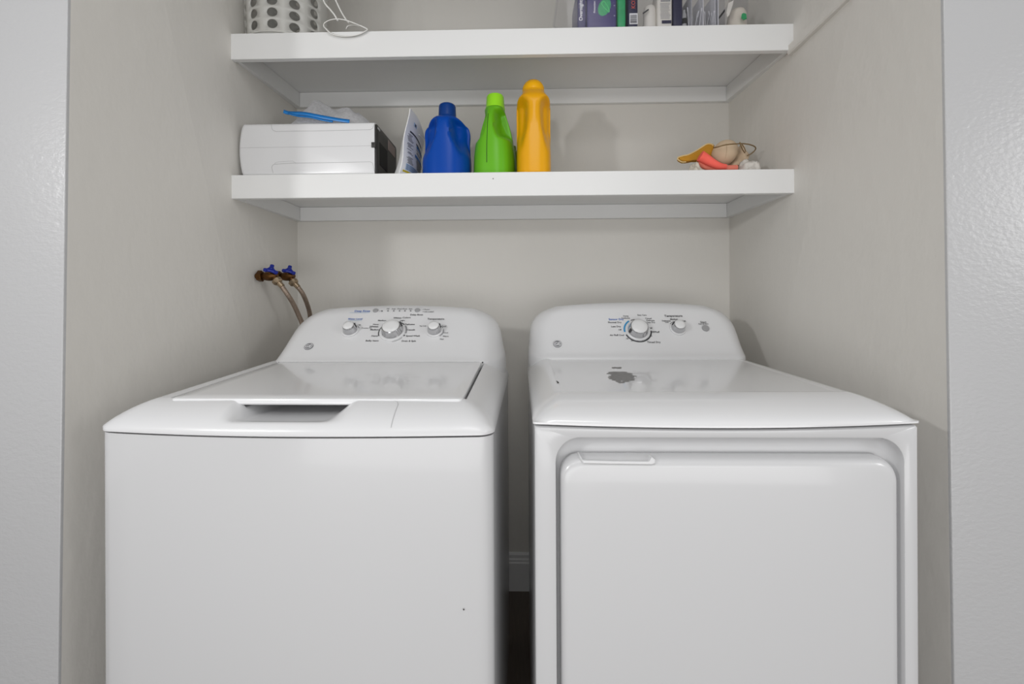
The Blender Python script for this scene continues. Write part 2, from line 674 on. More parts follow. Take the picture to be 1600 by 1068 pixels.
def knob(face, px, py, rb, parent, turn, label=None):
    """dial with pale skirt, chrome flank and white cap"""
    c = face.at(px, py, 0.0)
    k = MB().lathe([(rb * 0.99, -0.004), (rb, 0.001), (rb * 0.985, 0.0035), (rb * 0.90, 0.0045), (rb * 0.86, 0.004),
                    (rb * 0.60, 0.0042)], c, face.n, 40).build('knob_base', M['plastic'], parent, smooth=30)
    body = MB().lathe([(rb * 0.80, 0.003), (rb * 0.82, 0.0055), (rb * 0.78, 0.008), (rb * 0.735, 0.019), (rb * 0.71, 0.0235),
                       (rb * 0.66, 0.0255)], c, face.n, 40).build('knob_flank', M['chrome'], k, smooth=30)
    MB().lathe([(rb * 0.645, 0.0245), (rb * 0.64, 0.0262), (rb * 0.61, 0.0275), (rb * 0.3, 0.0283), (0.0001, 0.0284)],
               c, face.n, 40).build('knob_cap', M['knobw'], k, smooth=60)
    a = math.radians(turn)
    d = face.ex * math.sin(a) + face.ey * math.cos(a)
    e = face.n.cross(d)
    q = c + face.n * 0.008
    m_ = MB()
    vv = []
    for h in (0, 0.0155):
        for (rr, ww) in ((0.70, 0.10), (0.86 - h * 3, 0.07), (0.86 - h * 3, -0.07), (0.70, -0.10)):
            vv.append(q + d * rb * rr + e * rb * ww + face.n * h)
    m_.add(vv, [(0, 1, 2, 3), (4, 5, 6, 7), (0, 1, 5, 4), (1, 2, 6, 5), (2, 3, 7, 6), (3, 0, 4, 7)])
    m_.build('knob_pointer', M['print'], k, smooth=0)
    return k, c


def emblem(face, px, py, r, parent):
    c = face.at(px, py, 0.0)
    e = MB().lathe([(r, -0.001), (r, 0.0012), (r * 0.93, 0.0018), (0.0001, 0.0018)], c, face.n, 32).build('emblem', M['emblem'], parent)
    mb = MB()
    ring_arc(mb, c, face, r * 0.80, r * 0.90, 0, 360, 0.0021, 32)
    put_text(mb, 'GE', c + face.n * 0.0021, face.ex, face.ey, r * 1.15)
    mb.build('emblem_lettering', M['white'], e, smooth=0)


def cabinet_ring(x0, x1, yf, yb, bow, r=0.016):
    """plan outline with a slightly bowed front and rounded front corners"""
    pts = []
    n = 16
    for i in range(n + 1):
        t = i / n
        x = x0 + r + (x1 - x0 - 2 * r) * t
        u = (x - (x0 + x1) / 2) / ((x1 - x0) / 2)
        pts.append((x, yf + bow * u * u))
    for k in range(1, 7):
        a = PI / 2 * k / 6
        pts.append((x1 - r + r * math.sin(a), yf + bow + r * (1 - math.cos(a))))
    pts += [(x1, yb), (x0, yb)]
    for k in range(6, 0, -1):
        a = PI / 2 * k / 6
        pts.append((x0 + r - r * math.sin(a), yf + bow + r * (1 - math.cos(a))))
    return pts


def axis_lines(a, b, n, extra):
    xs = [a + (b - a) * i / n for i in range(n + 1)]
    xs = [x for x in xs if all(abs(x - e) > 0.0012 for e in extra)]
    return sorted(set(xs + list(extra)))


def top_cover(x0, x1, yf, yb, bow, zs0, zdeck, apron, side, seam, extra=None, xlines=(), ylines=(), ps=2.2, rcorner=0.02):
    """moulded top of a machine as a height field with a skirt"""
    hw, xc = (x1 - x0) / 2, (x0 + x1) / 2
    us = axis_lines(-hw, hw, 90, [-hw, hw, -hw + 0.0008, hw - 0.0008, -hw + 0.003, hw - 0.003, -hw + 0.007, hw - 0.007] + list(xlines))
    dep = yb - yf
    vs = axis_lines(0, dep, 90, [0, 0.0006, 0.002, 0.0045, 0.008, dep] + list(ylines))
    rc = rcorner

    def fn(u, v):
        t = v / dep
        uu = u / hw
        # plan: bowed front
        y = yf + bow * uu * uu * (1 - t) + v
        zs = zs0 + seam(uu)
        gf = 1 - math.sqrt(max(0, 1 - (1 - min(1, v / apron)) ** 2)) if v < apron else 0.0
        e = hw - abs(u)
        gs = (1 - math.sqrt(max(0, 1 - (1 - min(1, e / side)) ** 2))) if e < side else 0.0
        # ease the vertical start into a slope
        gf = 0.62 * gf + 0.38 * max(0, 1 - v / apron) ** 1.35 if v < apron else 0
        gs = 0.55 * gs + 0.45 * max(0, 1 - e / side) ** 1.25 if e < side else 0
        G = 1 - min(1, (gf ** ps + gs ** ps) ** (1 / ps))
        z = zs + (zdeck(v) - zs) * G
        if extra:
            z = extra(u, v, z)
        x = xc + u
        # round the plan corners
        if v < rc and e < rc:
            dx, dy = rc - e, rc - v
            d = math.hypot(dx, dy)
            if d > rc:
                kx = (1 - rc / d)
                x -= math.copysign(dx * kx, u)
                y += dy * kx
        return Vector((x, y, z))
    mb = MB()
    mb.grid(fn, us, vs)
    # skirt and underside
    border = [fn(u, 0) for u in us] + [fn(hw, v) for v in vs[1:]] + [fn(u, dep) for u in reversed(us[:-1])] + [fn(-hw, v) for v in reversed(vs[1:-1])]
    low = [Vector((p.x, p.y, zs0 + seam((p.x - xc) / hw) - 0.0035)) for p in border]
    cx, cy = xc, (yf + yb) / 2
    ins = [Vector((cx + (p.x - cx) * 0.93, cy + (p.y - cy) * 0.93, zs0 + seam((p.x - xc) / hw) - 0.0035)) for p in border]
    mb.loft([border, low, ins], False, False)
    return mb, fn


# ---- washer
WX0, WX1, WYF, WYB = -0.772, -0.044, -0.955, -0.262
WXC = (WX0 + WX1) / 2
WKC = WXC + 0.0165            # centre line of lid and console
WBOW = 0.010
zs_w = at(460, 682, WYF).z + 0.0035
washer = thing('washing_machine', (WXC, -0.42, 0), 'white top-loading washing machine with three console knobs and a flat lid', 'washer',
               'laundry machines side by side')
seam_w = lambda u: (0.0015 if u > 0 else 0.0065) * u * u
seam_d = lambda u: (0.0085 if u > 0 else 0.0062) * u * u
outl = cabinet_ring(WX0 + 0.002, WX1 - 0.002, WYF + 0.003, WYB, WBOW, 0.025)
MB().loft([[(x, y, z) for x, y in outl] for z in (0.0, zs_w - 0.0075)]).xform(lambda p: (p.x, p.y, p.z + (seam_w((p.x - WXC) / 0.353) if p.z > 0.5 else 0))).build('cabinet', M['enamel'], washer, smooth=35)
inn = cabinet_ring(WX0 + 0.016, WX1 - 0.016, WYF + 0.017, WYB - 0.01, WBOW)
MB().loft([[(x, y, z) for x, y in inn] for z in (zs_w - 0.009, zs_w + 0.004)]).build('gap_core', M['dark'], washer)  # added core, coloured black to stand in for shade in the seam gap

LV0, LV1, LU = 0.070, 0.4415, 0.284
zd_w = lambda v: 0.930 + (min(v, 0.46) - 0.07) * (0.0255 / 0.38)


def washer_extra(u, v, z):
    # handle pocket in the apron
    u_ = u - 0.010
    wgt = sstep(-0.152, -0.112, u_) * (1 - sstep(0.036, 0.094, u_))
    if wgt > 0 and v < 0.2:
        pz = 0.8985 - 0.002 * sstep(0.012, 0.035, v) - 0.003 * math.exp(-((u + 0.030) / 0.070) ** 4) * sstep(0.022, 0.040, v)
        z = z + (min(z, pz) - z) * wgt
    # recess under the lid
    if LV0 - 0.0005 <= v <= LV1 + 0.0006 and abs(u - 0.0165) <= LU + 0.006:
        z = min(z, zd_w(v) - 0.018)
    return z


mb, wfn = top_cover(WX0, WX1, WYF, WYB, WBOW, zs_w, zd_w, 0.072, 0.066, seam_w, washer_extra,
                    xlines=[0.0165 - LU - 0.006, 0.0165 - LU - 0.0066, 0.0165 + LU + 0.006, 0.0165 + LU + 0.0066] + [-0.16 + 0.006 * i for i in range(44)],
                    ylines=[LV0, LV0 - 0.0006, LV1 + 0.0006, LV1 + 0.0012] + [0.012 + 0.005 * i for i in range(14)], rcorner=0.028)
mb.build('top_cover', M['plastic'], washer, smooth=50)

# lid: slab on the deck plane
lid_out = rrect(-LU, LU, LV0 - 0.009, LV1, 0.010, 5)
mb = MB()
rings = []
for ins, dz in ((0.003, -0.013), (0, -0.010), (0, -0.0035), (0.0012, -0.0012), (0.0035, 0.0), (0.03, 0.0004)):
    dz += 0.002
    o_ = rrect(-LU + ins, LU - ins, LV0 - 0.009 + ins, LV1 - ins, 0.010, 5)
    rings.append([(WKC + u, WYF + v + 0.25 * WBOW * (u / 0.34) ** 2 * (1 - v / 0.6), zd_w(v) + dz) for u, v in o_])
mb.loft(rings)
lid = mb.build('lid', M['lidmat'], washer, smooth=30)
for s in (-1, 1):
    q = Vector((WKC + s * (LU - 0.001), WYF + LV1 + 0.0012, zd_w(LV1) - 0.002))
    MB().lathe([(0.0034, -0.004), (0.0034, 0.004)], q, (1, 0, 0), 10).build('hinge_pin', M['dark'], lid)

# console
wp0, wp1 = (-0.512, 0.955), (-0.372, 1.090)
wtab = [(0.89, 0.3415), (0.955, 0.338), (0.985, 0.332), (1.02, 0.327), (1.05, 0.321), (1.075, 0.309), (1.094, 0.290), (1.106, 0.268), (1.114, 0.246)]
mb = MB()
mb.loft(console_rings(WKC, wp0, wp1, 1.114, -0.300, wtab))
mb.build('console', M['plastic'], washer, smooth=50)
wf = Face(wp0, wp1)
k, cmain = knob(wf, 613.5, 518, 0.0385, washer, 55)
k, cl = knob(wf, 547.5, 517, 0.0245, washer, 60)
k, cr = knob(wf, 679.5, 517, 0.0245, washer, 65)
for px, py in ((586.5, 485), (652, 484.5)):
    c = wf.at(px, py, 0)
    MB().lathe([(0.0082, -0.002), (0.0082, 0.0018), (0.0072, 0.003), (0.0001, 0.0032)], c, wf.n, 24).build('push_button', M['button'], washer)
emblem(wf, 482, 541, 0.0128, washer)
letters(wf, [('Whites', 621, 496.5, 2.5, 'C'), ('Colors', 629, 496, 2.6, 'L'), ('Light', 629, 500.5, 2.2, 'C'), ('Medium', 597, 500.5, 2.3, 'C'),
             ('Whites', 584, 510, 2.7, 'C'), ('Heavy', 592, 506.5, 2.1, 'R'), ('Medium', 592, 514.8, 2.4, 'R'),
             ('Heavy', 591, 524.5, 2.4, 'R'), ('Bulky Items', 592, 532, 2.5, 'R'), ('Delicates', 633, 506.5, 2.4, 'L'), ('Casuals', 636, 515, 2.4, 'L'),
             ('Speed Wash', 634.5, 524.5, 2.5, 'L'), ('Drain & Spin', 628, 532.5, 2.5, 'L'),
             ('Temperature', 681, 498, 2.8, 'C'), ('Tap Cold', 666, 509, 1.6, 'R'), ('Cold', 690, 509.5, 2.2, 'L'), ('Cool', 693.5, 519.5, 2.0, 'L'),
             ('Warm', 692, 525, 2.0, 'L'), ('Hot', 688, 529.5, 2.0, 'L'),
             ('Fill', 606, 482.3, 1.9, 'C'), ('Soak', 615, 482.3, 1.9, 'C'), ('Wash', 624, 482.3, 1.9, 'C'), ('Rinse', 632.5, 482.3, 1.9, 'C'), ('Spin', 641.5, 482.3, 1.9, 'C'),
             ('Power', 663, 483.3, 1.9, 'L'), ('Lid Locked', 663, 486.8, 1.9, 'L'), ('Delay Rinse', 651, 491.5, 2.4, 'C'),
             ('-', 536, 512, 1.6, 'C'), ('Med', 553, 504.8, 1.6, 'C'), ('Lg', 562, 507, 1.8, 'C'), ('Sm', 538, 507, 1.8, 'C')],
        'lettering', M['print'], washer)
letters(wf, [('Precise Fill', 565, 512.3, 2.1, 'L')], 'grey_lettering', M['printg'], washer)
letters(wf, [('Deep Rinse', 578, 485.6, 3.0, 'R'), ('Water Level', 554.5, 498, 2.6, 'C')], 'blue_lettering', M['printb'], washer)
mb = MB()
for px in (606, 615, 624, 632.5, 641.5):
    c = wf.at(px, 485.6, 0)
    ring_arc(mb, c, wf, 0, 0.0022, 0, 360, 0.0007, 8)
for a in (663, 663):
    pass
for py in (483.3, 486.8):
    ring_arc(mb, wf.at(661, py, 0), wf, 0, 0.0014, 0, 360, 0.0007, 6)
c = cmain
ring_arc(mb, c, wf, 0.0395, 0.0425, -115, -4, 0.0007, 24)
ring_arc(mb, c, wf, 0.0395, 0.0425, 2, 45, 0.0007, 12)
ring_arc(mb, c, wf, 0.0395, 0.0430, 108, 116, 0.0007, 4)
ring_arc(mb, cl, wf, 0.0250, 0.0262, -80, 60, 0.0007, 20)
ring_arc(mb, cr, wf, 0.0250, 0.0262, -70, 60, 0.0007, 20)
a, b = wf.at(592, 485.8), wf.at(596, 485.8)
poly_ribbon(mb, [a, b], wf.ey * 0.0009)
mb.add([wf.at(596, 484.4), wf.at(598, 485.8), wf.at(596, 487.2)], [(0, 1, 2)])
mb.build('dial_marks', M['print'], washer, smooth=0)
mb = MB()
ring_arc(mb, c, wf, 0.0395, 0.0430, 55, 100, 0.0007, 14)
ring_arc(mb, c, wf, 0.0400, 0.0415, 125, 170, 0.0007, 14)
ring_arc(mb, cr, wf, 0.0255, 0.0275, 75, 140, 0.0007, 14)
mb.build('grey_dial_marks', M['printg'], washer, smooth=0)
mb = MB()
poly_ribbon(mb, [wf.at(546, 488.3), wf.at(577, 488.3)], wf.ey * 0.0007)
poly_ribbon(mb, [wf.at(544, 500.6), wf.at(565, 500.6)], wf.ey * 0.0006)
mb.build('blue_underline', M['printc'], washer, smooth=0)

# edge of a clear film label on the right part of the apron
mb = MB()


def apron_pt(u, v, lift=0.0006):
    p_ = wfn(u, v)
    return p_ + Vector((0, -0.6, 0.8)) * lift


mb = MB()
poly_ribbon(mb, [apron_pt(0.1818, 0.004 + 0.004 * i, 0.0008) for i in range(12)] + [apron_pt(0.178, 0.056, 0.0008), apron_pt(0.172, 0.060, 0.0008)], Vector((0.0008, 0, 0)))
mb.build('film_edge', M['seam'], washer, smooth=0)
washer.rotation_euler.z = -0.010
# small fleck on the front panel
ux = at(729, 953, WYF + 0.003)
mb = MB().lathe([(0.0015, -0.0004), (0.0010, 0.0004), (0.0001, 0.0005)], (ux.x, WYF + 0.0025 - 0.01 * (ux.x - WXC) + WBOW * ((ux.x - WXC) / 0.342) ** 2, ux.z), (0, -1, 0), 7)
mb.build('fleck', M['mark'], washer)

# ---- dryer
DX0, DX1, DYF, DYB = 0.021, 0.706, -0.930, -0.225
DXC = (DX0 + DX1) / 2
DBOW = 0.003
zs_d = at(1130, 666, DYF).z + 0.001
dryer = thing('clothes_dryer', (DXC, (DYF + DYB) / 2, 0), 'white front-loading clothes dryer with two console knobs and a wide door', 'dryer',
              'laundry machines side by side')
outl = cabinet_ring(DX0 + 0.002, DX1 - 0.002, DYF + 0.034, DYB, 0.0, 0.004)
MB().loft([[(x, y, z) for x, y in outl] for z in (0.0, zs_d - 0.0075)]).build('cabinet', M['enamel'], dryer, smooth=35)
inn = cabinet_ring(DX0 + 0.018, DX1 - 0.018, DYF + 0.019, DYB - 0.01, 0.0)
MB().loft([[(x, y, z) for x, y in inn] for z in (zs_d - 0.009, zs_d + 0.004)]).build('gap_core', M['dark'], dryer)  # same added core, the gap's shade put into its black colour
# front frame with a scooped recess for the door
hx0, hx1, hz0, hz1 = at(869, 690, DYF).x, at(1413, 690, DYF).x, 0.17, at(1130, 684.5, DYF).z
mb = MB()
fo = rrect(DX0 + 0.002, DX1 - 0.002, 0.0, zs_d - 0.0075, 0.003, 10, 14)
R0 = 0.044


def hole(ins_l, ins_r, ins_t, ins_b, r):
    return rrect(hx0 + ins_l, hx1 - ins_r, hz0 + ins_b, hz1 - ins_t, r, 10, 14)


def ring3(pts, y):
    return [(x, y, z) for x, z in pts]


rings = [ring3([(x, z) for x, z in fo], DYF + 0.034),
         ring3(fo, DYF + 0.006),
         ring3(rrect(DX0 + 0.0032, DX1 - 0.0032, 0.001, zs_d - 0.0085, 0.004, 10, 14), DYF + 0.0022),
         ring3(rrect(DX0 + 0.007, DX1 - 0.007, 0.004, zs_d - 0.0095, 0.006, 10, 14), DYF),
         ring3(hole(-0.003, -0.003, -0.003, -0.003, R0 + 0.003), DYF),
         ring3(hole(-0.001, -0.001, -0.001, -0.001, R0 + 0.001), DYF + 0.0012),
         ring3(hole(0, 0, 0, 0, R0), DYF + 0.005)]
for i in range(1, 9):
    a = PI / 2 * i / 8
    s_ = 1 - math.cos(a)
    rings.append(ring3(hole(0.004 * s_, 0.012 * s_, 0.024 * s_, 0.006 * s_, R0 - 0.006 * s_), DYF + 0.006 + 0.025 * math.sin(a)))
mb.loft(rings, False, True)
mb.xform(lambda p: (p.x, p.y, p.z + (seam_d((p.x - DXC) / 0.34) if p.z > zs_d - 0.012 else 0)))
mb.build('front_frame', M['enamel'], dryer, smooth=40)
# door
dx0, dx1, dz0, dz1 = at(876, 740, DYF).x, at(1405, 740, DYF).x, 0.18, at(1130, 711, DYF + 0.01).z
mb = MB()
rings = []
for ins, y in ((0.002, 0.029), (0, 0.024), (0, 0.012), (0.001, 0.006), (0.0035, 0.0015), (0.0075, -0.0012), (0.014, -0.002), (0.05, -0.002)):
    t_ = ins + (0.004 * (0.024 - y) / 0.024 if y < 0.024 else 0)
    rings.append(ring3(rrect(dx0 + ins, dx1 - ins, dz0 + ins, dz1 - t_, 0.036, 10), DYF + y))
mb.loft(rings)
door = mb.build('door', M['enamel'], dryer, smooth=40)
# finger lip of the door handle
hz = dz1 - 0.004
h0, h1 = at(905, 708, DYF).x, at(1025, 711, DYF).x
mb = MB()
sec = lambda x, z0, z1, y0, y1: [(x, y0, z0), (x, y1, z0), (x, y1, z1), (x, y0, z1)]
rings = [sec(h0 - 0.001, hz + 0.003, hz + 0.009, DYF + 0.010, DYF + 0.017), sec(h0 + 0.001, hz - 0.001, hz + 0.0075, DYF + 0.001, DYF + 0.014),
         sec(h0 + 0.006, hz - 0.0065, hz - 0.001, DYF - 0.005, DYF + 0.010), sec(h0 + 0.06, hz - 0.0072, hz - 0.0022, DYF - 0.0055, DYF + 0.010),
         sec(h1 - 0.014, hz - 0.0078, hz - 0.0024, DYF - 0.006, DYF + 0.010), sec(h1 - 0.009, hz - 0.0078, hz + 0.006, DYF - 0.006, DYF + 0.012),
         sec(h1 - 0.003, hz - 0.006, hz + 0.001, DYF - 0.005, DYF + 0.010), sec(h1, hz - 0.004, hz - 0.001, DYF + 0.001, DYF + 0.009)]
mb.loft(rings)
bevel(mb.build('door_handle', M['plastic'], door, smooth=40), 0.0012, 2)

zd_d = lambda v: 0.9335 + (min(v, 0.56) - 0.09) * (0.0225 / 0.45)


def dryer_extra(u, v, z):
    # shallow dished work surface
    wgt = sstep(-0.305, -0.265, u) * (1 - sstep(0.275, 0.312, u)) * sstep(0.092, 0.118, v)
    return z - 0.007 * wgt


mb, dfn = top_cover(DX0 - 0.001, DX1 + 0.003, DYF - 0.001, DYB, DBOW, zs_d, zd_d, 0.092, 0.062, seam_d, dryer_extra,
                    xlines=[-0.3 + 0.003 * i for i in range(14)] + [0.27 + 0.003 * i for i in range(14)],
                    ylines=[0.09 + 0.003 * i for i in range(12)], rcorner=0.006)
mb.build('top_cover', M['lidmat'], dryer, smooth=50)
dp0, dp1 = (-0.400, 0.953), (-0.300, 1.095)
dtab = [(0.89, 0.3420), (0.953, 0.3415), (0.985, 0.338), (1.03, 0.335), (1.06, 0.330), (1.085, 0.317), (1.103, 0.298), (1.113, 0.276), (1.121, 0.254)]
mb = MB()
mb.loft(console_rings(DXC, dp0, dp1, 1.121, -0.235, dtab))
mb.build('console', M['plastic'], dryer, smooth=50)
df = Face(dp0, dp1)
k, dm = knob(df, 996.5, 516, 0.0385, dryer, -110)
k, dt = knob(df, 1059, 513, 0.0250, dryer, -60)
c = df.at(1102.5, 512.5, 0)
MB().lathe([(0.0108, -0.002), (0.0108, 0.0018), (0.0098, 0.003), (0.0001, 0.0032)], c, df.n, 24).build('push_button', M['button'], dryer)
emblem(df, 871, 537, 0.0128, dryer)
letters(df, [('Damp', 982, 493.5, 2.0, 'R'), ('Cottons', 984, 496.6, 2.3, 'R'), ('Normal Dry', 971, 503.3, 2.4, 'R'),
             ('Less Dry', 970, 509.8, 2.4, 'R'), ('Off', 971, 515, 2.0, 'R'), ('Air Fluff Cool', 975, 523.3, 2.3, 'R'),
             ('Easy Care', 1003, 492, 2.0, 'C'), ('Casual', 1008, 497.2, 2.2, 'L'), ('Delicate', 1010, 500.4, 2.2, 'L'), ('Less Dry', 1011, 503.5, 2.0, 'L'),
             ('Off', 1014, 512.5, 2.2, 'L'), ('Off/Fluff', 1016, 518.5, 2.5, 'L'), ('70', 1015, 524.6, 2.3, 'L'), ('60', 1011, 529.3, 2.3, 'C'), ('50', 1004, 532, 2.3, 'C'),
             ('40', 996.5, 533, 2.3, 'C'), ('20', 987.5, 531.8, 2.3, 'C'), ('10', 980, 528.8, 2.3, 'C'), ('Timed Dry', 1011, 534.3, 2.7, 'L'),
             ('Temperature', 1052, 493.2, 3.0, 'C'), ('Delicates', 1041, 501, 2.1, 'C'), ('Low', 1042, 503.2, 1.8, 'C'), ('Medium', 1053, 498.4, 2.1, 'C'), ('High', 1068, 501.2, 2.3, 'C'),
             ('Start', 1099, 503, 2.8, 'C'), ('Push to Start', 1099, 505.8, 1.7, 'C')], 'lettering', M['print'], dryer)
letters(df, [('Sensor Dry', 951, 498.6, 2.9, 'L')], 'blue_lettering', M['printb'], dryer)
mb = MB()
ring_arc(mb, dm, df, 0.0392, 0.0432, 92, 248, 0.0007, 30)
ring_arc(mb, dm, df, 0.0392, 0.0420, -24, -5, 0.0007, 8)
ring_arc(mb, dm, df, 0.0392, 0.0420, 3, 60, 0.0007, 12)
ring_arc(mb, dt, df, 0.0255, 0.0270, -50, -4, 0.0007, 10)
ring_arc(mb, dt, df, 0.0255, 0.0270, 6, 50, 0.0007, 10)
mb.build('dial_marks', M['print'], dryer, smooth=0)
mb = MB()
ring_arc(mb, dm, df, 0.0392, 0.0440, -98, -32, 0.0007, 20)
mb.build('blue_dial_mark', M['printc'], dryer, smooth=0)


# worn label residue and marks on the dryer top
def top_pt(px, py, lift=0.0006):
    z = 0.94
    for _ in range(6):
        d = ROT @ Vector(((px - 800) / F, (483 - py) / F, -1))
        q = CAM + d * ((z - CAM.z) / d.z)
        z = dfn(q.x - DXC, q.y - DYF).z
    return Vector((q.x, q.y, z + lift))


mb = MB()
rows = [(581.5, 951, 984), (583.5, 949, 988), (585.5, 953, 990), (587.5, 950, 995), (589.5, 947, 993), (591.5, 952, 994), (593.5, 955, 989), (595.5, 962, 983), (597.3, 966, 981)]
for (py, a, b) in rows:
    segs = [(a + random.uniform(-2.5, 3.5), b + random.uniform(-5, 4))]
    if random.random() < 0.45:
        c = random.uniform(a + 6, b - 6)
        segs = [(a, c - 1), (c + 1.2, b)]
    for s0, s1 in segs:
        h = 1.15
        n = 7
        up = [top_pt(s0 + (s1 - s0) * i / n, py - h * (0.25 if i in (0, n) else random.uniform(0.7, 1.0))) for i in range(n + 1)]
        dn = [top_pt(s0 + (s1 - s0) * i / n, py + h * (0.25 if i in (0, n) else random.uniform(0.7, 1.0))) for i in range(n + 1)]
        mb.loft([up, dn], False, False, closed=False)
mb.build('label_residue', M['worn'], dryer, smooth=0, label='grey torn label residue')
mb = MB()
for (s0, s1, py) in ((956, 971, 574.3),):
    up = [top_pt(s0 + (s1 - s0) * i / 6, py - random.uniform(0.6, 1.2)) for i in range(7)]
    dn = [top_pt(s0 + (s1 - s0) * i / 6, py + random.uniform(0.6, 1.3)) for i in range(7)]
    mb.loft([up, dn], False, False, closed=False)
mb.build('label_residue', M['worn'], dryer, smooth=0, label='small strip of label residue')
mb = MB()
mb.add([top_pt(868.5, 595), top_pt(871, 595.3), top_pt(873.5, 597.5), top_pt(873, 599), top_pt(870, 598.3), top_pt(871, 597)], [(0, 1, 5), (1, 2, 3, 4, 5)])
mb.build('scuff', M['mark'], dryer, smooth=0, label='small black scuff')


# ------------------------------------------------------------------ detergent bottles
def bottle(name, label, pxc, s, cy, body, b_half, hand, cap, mats, expo=2.6, rot=0.0, seam=None, collar=None, zbase=None):
    """body: [(Y zoom row, half width in zoom px)] read from the photo; turned into metres at scale s px/m"""
    Z = lambda Yz: 1.10 + (483 - (110 + Yz / 5.333)) / s
    W = lambda wz: wz / 5.333 / s
    zb = rise_l(cy) + 0.0005
    cx = at(pxc, 250, cy).x
    t = thing(name, (cx, cy, zb), label, 'bottle', 'detergent bottles on the lower shelf')
    tab = sorted([(Z(y), W(h), k) for y, h, k in body])
    tab[0] = (zb,) + tab[0][1:]
    n, L = 72, 60
    rings = []
    z0, z1 = tab[0][0], tab[-1][0]
    cr, sr = math.cos(rot), math.sin(rot)
    for j in range(L + 1):
        z = z0 + (z1 - z0) * j / L
        a, kb = smoothtab(tab, z)
        if j == 0:
            a, kb = a * 0.95, kb * 0.97
        bb = b_half * kb
        ring = []
        for i in range(n):
            th = 2 * PI * i / n
            ct, st = math.cos(th), math.sin(th)
            x = a * math.copysign(abs(ct) ** (2 / expo), ct)
            y = bb * math.copysign(abs(st) ** (2 / expo), st)
            if y < 0 and hand:
                hw_ = smoothtab(hand['w'], z)
                cav = hand['depth'] * sstep(hand['z0'], hand['z0'] + hand['fade0'], z) * (1 - sstep(hand['z1'] - hand['fade1'], hand['z1'], z))
                side = sstep(hw_ - 0.002, hw_ + 0.016, abs(x - hand.get('x', 0)))
                y = y + min(cav * side, -y * 0.95)
            ring.append((cx + x * cr - y * sr, cy + x * sr + y * cr, z))
        rings.append(ring)
    MB().loft(rings).build('body', mats[0], t, smooth=60)
    # cap
    prof = [(W(r), Z(y)) for y, r in cap]
    MB().lathe([(r, z - zb) for r, z in prof], (cx, cy, zb), (0, 0, 1), 40).build('cap', mats[1], t, smooth=40)
    if collar:
        MB().lathe([(W(r), Z(y) - zb) for y, r in collar], (cx, cy, zb), (0, 0, 1), 40).build('collar', mats[0], t, smooth=50)
    if seam:
        pts = []
        for j in range(25):
            z = Z(seam[0]) + (Z(seam[1]) - Z(seam[0])) * j / 24
            a, kb = smoothtab(tab, z)
            xs = seam[2]
            y = -b_half * kb * max(0.05, 1 - abs(xs / a) ** expo) ** (1 / expo)
            pts.append(Vector((cx + xs * cr - y * sr, cy + xs * sr + y * cr - 0.0002, z)))
        MB().tube(pts, 0.0009, 6).build('mould_seam', seam[3], t)
    return t, Z, W


sB = 476.0
Zb = lambda Yz: 1.10 + (483 - (110 + Yz / 5.333)) / sB
bottle('detergent_bottle', 'royal blue detergent bottle with a blue screw cap', 699.3, sB, -0.285,
       [(860, 196, 1.0), (760, 196, 1.0), (690, 190, 1.0), (600, 186, 1.0), (530, 190, 0.98), (480, 176, 0.92), (450, 140, 0.80), (428, 100, 0.62), (415, 86, 0.5)],
       0.092,
       dict(w=[(1.50, 0.060), (Zb(780), 0.045), (Zb(700), 0.036), (Zb(620), 0.024), (Zb(520), 0.019), (Zb(400), 0.020)], z0=Zb(800), z1=Zb(432), fade0=0.085, fade1=0.026, depth=0.055),
       [(410, 74), (400, 78), (385, 73), (375, 73), (300, 70), (288, 66), (281, 56), (280, 0.5)], (M['blue'], M['bluecap']),
       collar=[(440, 90), (425, 92), (408, 90), (398, 82), (392, 72)])
sG = 470.0
Zg = lambda Yz: 1.10 + (483 - (110 + Yz / 5.333)) / sG
gb, _, _ = bottle('detergent_bottle', 'lime green tapered detergent bottle with a bright lime cap', 774.2, sG, -0.265,
                  [(860, 172, 1.0), (760, 166, 1.0), (680, 158, 0.98), (600, 144, 0.94), (520, 130, 0.88), (440, 108, 0.78), (390, 92, 0.66), (345, 80, 0.52), (330, 76, 0.46)],
                  0.085,
                  dict(w=[(1.50, 0.05), (Zg(650), 0.034), (Zg(600), 0.022), (Zg(500), 0.012), (Zg(330), 0.010)], z0=Zg(650), z1=Zg(345), fade0=0.045, fade1=0.025, depth=0.06, x=-0.004),
                  [(338, 80), (330, 81), (318, 81), (312, 78), (225, 72), (213, 66), (207, 52), (206, 0.5)], (M['green'], M['greencap']),
                  seam=(420, 830, -0.008, M['dark']), rot=math.radians(-10))
sY = 482.0
Zy = lambda Yz: 1.10 + (483 - (110 + Yz / 5.333)) / sY
bottle('detergent_bottle', 'tall golden yellow detergent bottle with a domed yellow cap', 833.8, sY, -0.30,
       [(860, 140, 1.0), (700, 140, 1.0), (500, 140, 1.0), (330, 140, 1.0), (295, 136, 0.96), (265, 116, 0.86), (235, 98, 0.72), (212, 91, 0.62), (200, 90, 0.6)],
       0.080,
       dict(w=[(1.50, 0.033), (Zy(720), 0.031), (Zy(620), 0.026), (Zy(520), 0.019), (Zy(420), 0.0165), (Zy(340), 0.0185), (Zy(300), 0.030), (Zy(250), 0.05)], z0=Zy(760), z1=Zy(285), fade0=0.10, fade1=0.022, depth=0.05),
       [(208, 88), (196, 90), (188, 91), (150, 90), (135, 84), (115, 72), (100, 56), (94, 40), (92, 0.5)], (M['yellow'], M['yellowcap']), expo=3.2)
